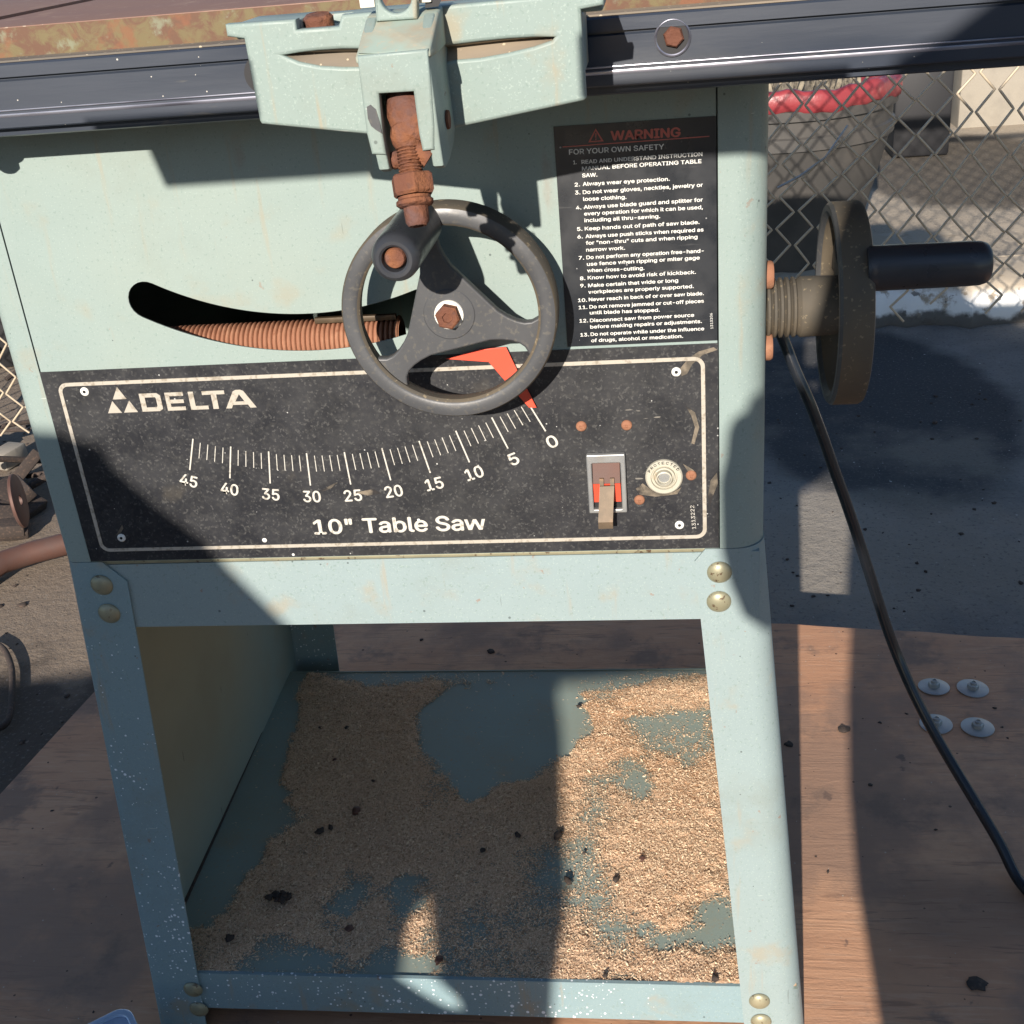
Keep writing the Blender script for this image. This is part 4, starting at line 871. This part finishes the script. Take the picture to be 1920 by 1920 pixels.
for i, (x, y, r) in enumerate(lumps):
    c = oZ(x, y, SHZ+.003); r *= 1.1; b = B()
    if r > .006:
        for j in range(14): crumb(b, c+Vector((rng.normal(0, .0045), rng.normal(0, .0055), rng.uniform(0, .003))), .0034, .8, j*7)
    else: crumb(b, c, r, .55, i)
    o = b.build('lump', MT['crumb'] if i % 5 else MT['pipe'], dust, ang=80); o.matrix_parent_inverse = Matrix.Identity(4)

# ================================================================ debris on plywood and yard (nobody could count it)
b = B()
for i in range(110):
    u_ = rng.uniform(L+.02, .9); v_ = rng.uniform(-1.0, -.01); c = pp(u_, v_, .1103); crumb(b, c, rng.gamma(2, .00045)+.0004, .4, i)
for (x, y, r) in ((1582, 1368, .006), (1478, 1396, .005), (920, 1222, .006), (790, 1200, .004), (1830, 1845, .007), (1865, 1328, .003), (1650, 1355, .003), (1632, 1472, .003), (98, 1520, .002)):
    crumb(b, oZ(x, y, .1103), r, .25, int(x))
for i in range(900):
    x = rng.uniform(-1.9, -.72) if i % 3 else rng.uniform(0, 1.3); y = rng.uniform(.3, 2.2) if x < 0 else rng.uniform(.7, 1.75); crumb(b, (x, y, 0), rng.gamma(2, .0009)+.0006, .5, i)
tag(b.build('gravel_crumbs', MT['crumb'], ang=80), 'dark crumbs and grit scattered over plywood and concrete', 'grit', kind='stuff')

# ================================================================ power cord
path = [(1440, 575, .34), (1458, 612, .34), (1473, 647, .34), (1490, 691, .335), (1517, 752, .33), (1542, 817, .33), (1561, 872, .33), (1582, 930, .33), (1604, 994, .33), (1626, 1062, .325), (1646, 1125, .32), (1664, 1180, .315), (1684, 1233, .31), (1712, 1298, .295), (1743, 1359, .28), (1779, 1422, .26), (1826, 1500, .23), (1875, 1583, .20), (1913, 1655, .17), (1975, 1760, .13), (2050, 1880, .10)]
pts = []
for x, y, Y in path:
    p = oY(x, y, Y); p.z = max(p.z, .115); pts.append(p)
tag(B().tube(crom(pts), .0054, 14).build('power_cord', MT['cord'], ang=70), 'black power cord hanging from the saw and trailing over the plywood', 'cord')

# ================================================================ plastic tub, bottom left
cz = .17; a0 = oZ(241, 1883, cz); a1 = oZ(155, 1926, cz); a2 = oZ(288, 1924, cz)
d1 = (a1-a0).normalized(); ang = math.atan2(d1.y, d1.x)
tub = thing('plastic_box', 'clear blue plastic box with clipped lid on the plywood at bottom left', 'plastic box', (a0.x, a0.y, .11))
Rt = Matrix.Rotation(ang, 4, 'Z'); S1, S2 = .16, .11
def tubpart(nm, z0, z1, gr, mt, r=.014):
    o_ = rrect(-gr, -gr, S1+gr, S2+gr, r)
    b = B(); b.prism(o_, z0, z1, .0015, plane='XY'); b.bm.transform(Matrix.Translation((a0.x, a0.y, 0)) @ Rt); return b.build(nm, mt, tub)
sgn = 1 if (Rt @ Vector((0, 1, 0))).dot(a2-a0) > 0 else -1
if sgn < 0: Rt = Rt @ Matrix.Scale(-1, 4, Vector((0, 1, 0)))
tubpart('box_body', .111, cz-.008, -.004, MT['plastic']); tubpart('lid', cz-.0075, cz-.002, 0, MT['plastic'])
b = B(); b.prism(rrect(0, 0, S1, S2, .014), cz-.002, cz+.0015, .001, [rrect(.006, .006, S1-.006, S2-.006, .010)], plane='XY'); b.bm.transform(Matrix.Translation((a0.x, a0.y, 0)) @ Rt); b.build('lid_rim', MT['plastic'], tub)

# ================================================================ chain link fence behind
fc = thing('chain_link_fence', 'tan chain link fence with ragged bottom edge behind the saw', 'fence', (.3, 1.28, 0))
YF = 1.28; dw, dh = .061, .060; b = B()
def wire(p, q, r=.0016):
    pass
def zb_f(x): return (.345+.02*math.sin(x*19)+.015*math.sin(x*47)) if x > -.6 else (.155+.02*math.sin(x*23))
zr0 = .90
for k_ in range(int(-2.2/(dw/2)), int(1.8/(dw/2))):
    seg = []; lim = zb_f(k_*dw/2)+.03*math.sin(k_*2.7)
    for j in range(0, 60):
        zz = 1.16-j*dh/2
        if zz < lim: break
        xx = (k_+((j+k_) % 2))*dw/2
        jx = .008*math.sin(k_*.35+zz*9); jz = .008*math.sin(k_*.4+j*.5)+.006*math.sin(xx*11)
        side_ = 1 if (j+k_) % 2 else -1
        seg.append(Vector((xx-side_*.0022+jx, YF+.0022*side_+.014*math.sin(xx*4+zz*5), zz+jz)))
    if len(seg) < 2: continue
    dense = []
    for a_, c_ in zip(seg[:-1], seg[1:]): dense += [a_, a_.lerp(c_, .08), a_.lerp(c_, .5), a_.lerp(c_, .92)]
    dense.append(seg[-1]); b.tube(dense, .0021, 6)
b.build('wire_mesh', MT['wire'], fc, ang=70)
b = B(); b.tube([oY(1590, 235, YF-.01), oY(1548, 295, YF-.015), oY(1500, 330, YF-.01), oY(1458, 352, YF-.01)], .0019, 8); b.build('loose_wire', MT['zinc'], fc)
for xp_ in (1.9, -2.3):
    b = B(); b.lathe((xp_, YF, 0), (0, 0, 1), [(0, .03), (1.4, .03), (1.4, 0)], 20); b.build('post', MT['zinc'], fc)
#, YF, 0), (0, 0, 1), [(0, .03), (1.4, .03), (1.4, 0)], 20); b.build('post', MT['zinc'], fc)
b = B(); b.tube([(-2.3, YF, 1.17), (1.9, YF, 1.17)], .02, 12); b.build('top_rail', MT['zinc'], fc)

# ================================================================ bin with red liner rim
RB = .285; bc = Vector((oY(1680, 175, 2.50).x-RB, 2.50, .103)); HB = oY(1500, 205, 2.50-RB).z-.103
bn = thing('rubbish_bin', 'dark grey rubbish bin with red plastic rim behind the fence', 'bin', tuple(bc))
b = B(); b.lathe(bc, (0, 0, 1), [(.002, 0), (.002, .19), (.02, .195), (HB-.10, RB-.012), (HB-.098, RB-.004), (HB-.07, RB-.003), (HB-.066, RB-.010), (HB-.03, RB-.008), (HB-.028, RB+.003), (HB-.006, RB+.004), (HB-.002, RB-.006), (HB-.04, RB-.014), (.05, .185), (.05, 0)], 72); b.build('bin_body', MT['bin'], bn, ang=45)
b = B(); n_ = 90; rows = []
for (dr, dz) in ((.001, -.010), (.007, -.006), (.009, .010), (.007, .030), (.002, .038), (-.010, .040), (-.03, .025), (-.05, -.02)):
    rows.append([bc+Vector((math.cos(2*math.pi*i/n_)*(RB+dr+.003*math.sin(i*.9)+.002*math.sin(i*2.3)), math.sin(2*math.pi*i/n_)*(RB+dr+.003*math.sin(i*.9)), HB+dz+.004*math.sin(i*.5)+.003*math.sin(i*1.7))) for i in range(n_+1)])
b.grid(rows); b.build('red_rim', MT['redrim'], bn, ang=60)
b = B(); n_ = 40
b.grid([[bc+Vector((-.2+.4*i/n_, -.2+.4*j/n_, HB-.01+.05*math.sin(i*.7)*math.sin(j*.9)+.02*math.sin(i*2.1+j))) for i in range(n_+1) if True] for j in range(n_+1)])
for v in b.bm.verts:
    d = Vector((v.co.x-bc.x, v.co.y-bc.y)); 
    if d.length > .2: d = d.normalized()*.2; v.co.x = bc.x+d.x; v.co.y = bc.y+d.y
b.build('rubbish', MT['rag'], bn, ang=60)

# ================================================================ far things on the raised ground
zg = .102
a_ = oZ(1795, 240, zg); wlb = B(); wlb.box((a_.x, a_.y, zg-.02), (a_.x+2.5, a_.y+.25, zg+.62), .01)
tag(wlb.build('concrete_wall', MT['pale']), 'pale concrete block wall at far right behind the fence', 'wall')
a_ = oZ(1672, 298, zg); b_ = oZ(1792, 298, zg); cr_ = thing('black_crate', 'black crate with blue grey lid beside the pale concrete wall', 'crate', tuple((a_+b_)/2))
b = B(); b.box((a_.x, a_.y, zg+.001), (b_.x-.01, a_.y+.45, zg+.345), .01); b.build('crate_body', MT['black'], cr_)
b = B(); b.box((a_.x-.01, a_.y-.02, zg+.347), (b_.x+.01, a_.y+.47, zg+.42), .012); b.build('lid', MT['bluegrey'], cr_)
b = B(); b.box(((a_.x+b_.x)/2+.03, a_.y-.012, zg+.29), ((a_.x+b_.x)/2+.06, a_.y-.001, zg+.345), .002); b.build('latch', MT['bolt'], cr_)
# left side scrap
b = B(); b.tube([oZ(-120, 1135, .03), oZ(0, 1056, .03), oZ(60, 1036, .03), oZ(200, 1000, .03)], .0205, 24); tag(b.build('steel_pipe', MT['pipe'], ang=60), 'rusty red brown pipe lying on the ground left of the saw', 'pipe')
b = B(); c = oY(30, 940, 1.0); nrm = Vector((.97, .33, .05)); b.lathe(c, nrm, [(0, .010), (0, .044), (.002, .047), (.006, .047), (.008, .044), (.008, .010)], 40, closed=True)
tag(b.build('pipe_flange', MT['pipe']), 'round rusty pipe flange standing on edge behind the brown pipe', 'flange')
hk = [oZ(x, y, .012) for x, y in ((-20, 1200), (6, 1216), (20, 1245), (23, 1275), (20, 1335), (8, 1360), (-15, 1368))]
tag(B().tube(crom(hk), .0048, 12).build('rebar_hook', MT['crumb'], ang=60), 'bent steel rebar hook on dark soil at the left edge', 'rebar')
b = B()
for i in range(5):
    p = oZ(rng.uniform(-120, 60), rng.uniform(640, 820), .04); q = p+Vector((rng.uniform(-.3, .3), rng.uniform(-.3, .3), rng.uniform(-.02, .05))); b.tube([p, (p+q)/2+Vector((0, 0, .02)), q], .006, 8)
for i in range(16):
    p = oZ(rng.uniform(-110, 90), rng.uniform(820, 1000), .02); q = p+Vector((rng.uniform(-.22, .22), rng.uniform(-.16, .16), rng.uniform(0, .05))); b.tube([p, (p+q)/2+Vector((0, 0, .015)), q], float(rng.uniform(.004, .012)), 8)
for i in range(9):
    p = oZ(rng.uniform(-110, 70), rng.uniform(840, 1010), .03); b.box(p-Vector((.05, .035, .012)), p+Vector((.05, .035, .012)), .003, Euler((rng.uniform(-.6, .6), rng.uniform(-.6, .6), rng.uniform(0, 3))).to_matrix())
tag(b.build('scrap_rods', MT['crumb']), 'tangle of dark scrap rods and plates heaped behind the pipe at left', 'scrap metal', kind='stuff')
for i, (x, y, w_, h_, mt_, lb) in enumerate(((-60, 700, .25, .16, 'black', 'dark box behind the fence at the left edge'), (10, 880, .07, .04, 'pale', 'broken pale brick behind the round flange'))):
    c = oZ(x, y, 0); b = B(); b.box(c+Vector((-w_/2, 0, .001)), c+Vector((w_/2, w_*.7, h_)), .006, Euler((0, 0, .3+i)).to_matrix()); tag(b.build(('scrap_box', 'broken_brick')[i], MT[mt_]), lb, ('box', 'brick')[i])

# ================================================================ unseen shadow casters: person with phone, second figure shaped for shade, two added bars
def silhouette(name, outline_uv, y0, y1, label, holes=(), mat=MT['cloth']):
    """a figure of real thickness standing between y0 and y1; its outline is given where the sun projects it on y = 0"""
    b = B(); b.prism(outline_uv, 0, 1, .0, holes)
    for v in b.bm.verts:
        Y_ = y0+(y1-y0)*v.co.y; v.co = Vector((v.co.x, 0, v.co.z+OFF))+SD*Y_
    o = b.build(name, mat, None, ang=30); return tag(o, label, 'person')
B1 = [(.035, -.222), (.017, -.207), (.007, -.180), (.001, -.152), (0, -.10), (.004, -.082), (.006, -.062), (.010, -.053), (.018, -.048), (.021, -.039), (.029, -.034), (.045, -.030), (.058, 0), (.07, .06), (.085, .125), (.10, .150), (.125, .161), (.145, .175), (.19, .20), (.215, .25), (.215, .34), (.24, .43), (.28, .465), (.33, .47), (.375, .44), (.395, .36), (.385, .26), (.41, .20), (.47, .17), (.56, .12), (.62, 0), (.66, -.3), (.62, -.7), (.60, -1.22), (.24, -1.22), (.155, -.70), (.133, -.62), (.118, -.56), (.111, -.50), (.111, -.43), (.118, -.33), (.126, -.262), (.112, -.21), (.098, -.186), (.085, -.187), (.06, -.208)]
silhouette('person', B1, -1.18, -1.02, 'person standing behind the camera holding a phone with both hands')
A1_ = [(-.52, -.040), (-.465, -.045), (-.434, -.058), (-.426, -.077), (-.40, -.109), (-.374, -.134), (-.362, -.157), (-.322, -.211), (-.285, -.285), (-.20, -.30), (-.03, -.325), (-.03, -.382), (-.226, -.390), (-.20, -.428), (-.171, -.485), (-.146, -.53), (-.139, -.561), (-.143, -.604), (-.16, -.9), (-.17, -1.3), (-1.35, -1.3), (-1.35, -.60), (-1.34, -.47), (-1.0, -.445), (-.93, -.43), (-.88, -.25), (-.75, -.10), (-.62, -.045)]  # outline shaped for its shade, widened to darken plywood and left soil
gap_ = [(-.288, -.538), (-.276, -.532), (-.262, -.548), (-.243, -.566), (-.225, -.590), (-.222, -.603), (-.236, -.600), (-.256, -.585), (-.276, -.566)]
silhouette('person', A1_, -1.55, -1.38, 'stand-in for an unseen person at left, outline shaped to cast shade', [gap_])
for ol_, lb_ in (([(-.354, .1475), (-.347, .120), (-.212, .120), (-.212, .1475)], 'unseen bar added to cast a shadow strip on the left of the saw front'), ([(-.052, .118), (.075, .118), (.075, .1475), (-.052, .1475)], 'unseen bar added to cast a shadow strip on the warning label')):
    b = B(); b.prism(ol_, 0, .02, .0)  # unseen floating bars, added only to cast the strip shadows on the cabinet
    for v in b.bm.verts: v.co = Vector((v.co.x, 0, v.co.z+OFF))+SD*(-.60+v.co.y)
    tag(b.build('added_shadow_bar', MT['bar_brown']), lb_, 'shadow_bar', 'unseen bars added above the picture to cast shadow')
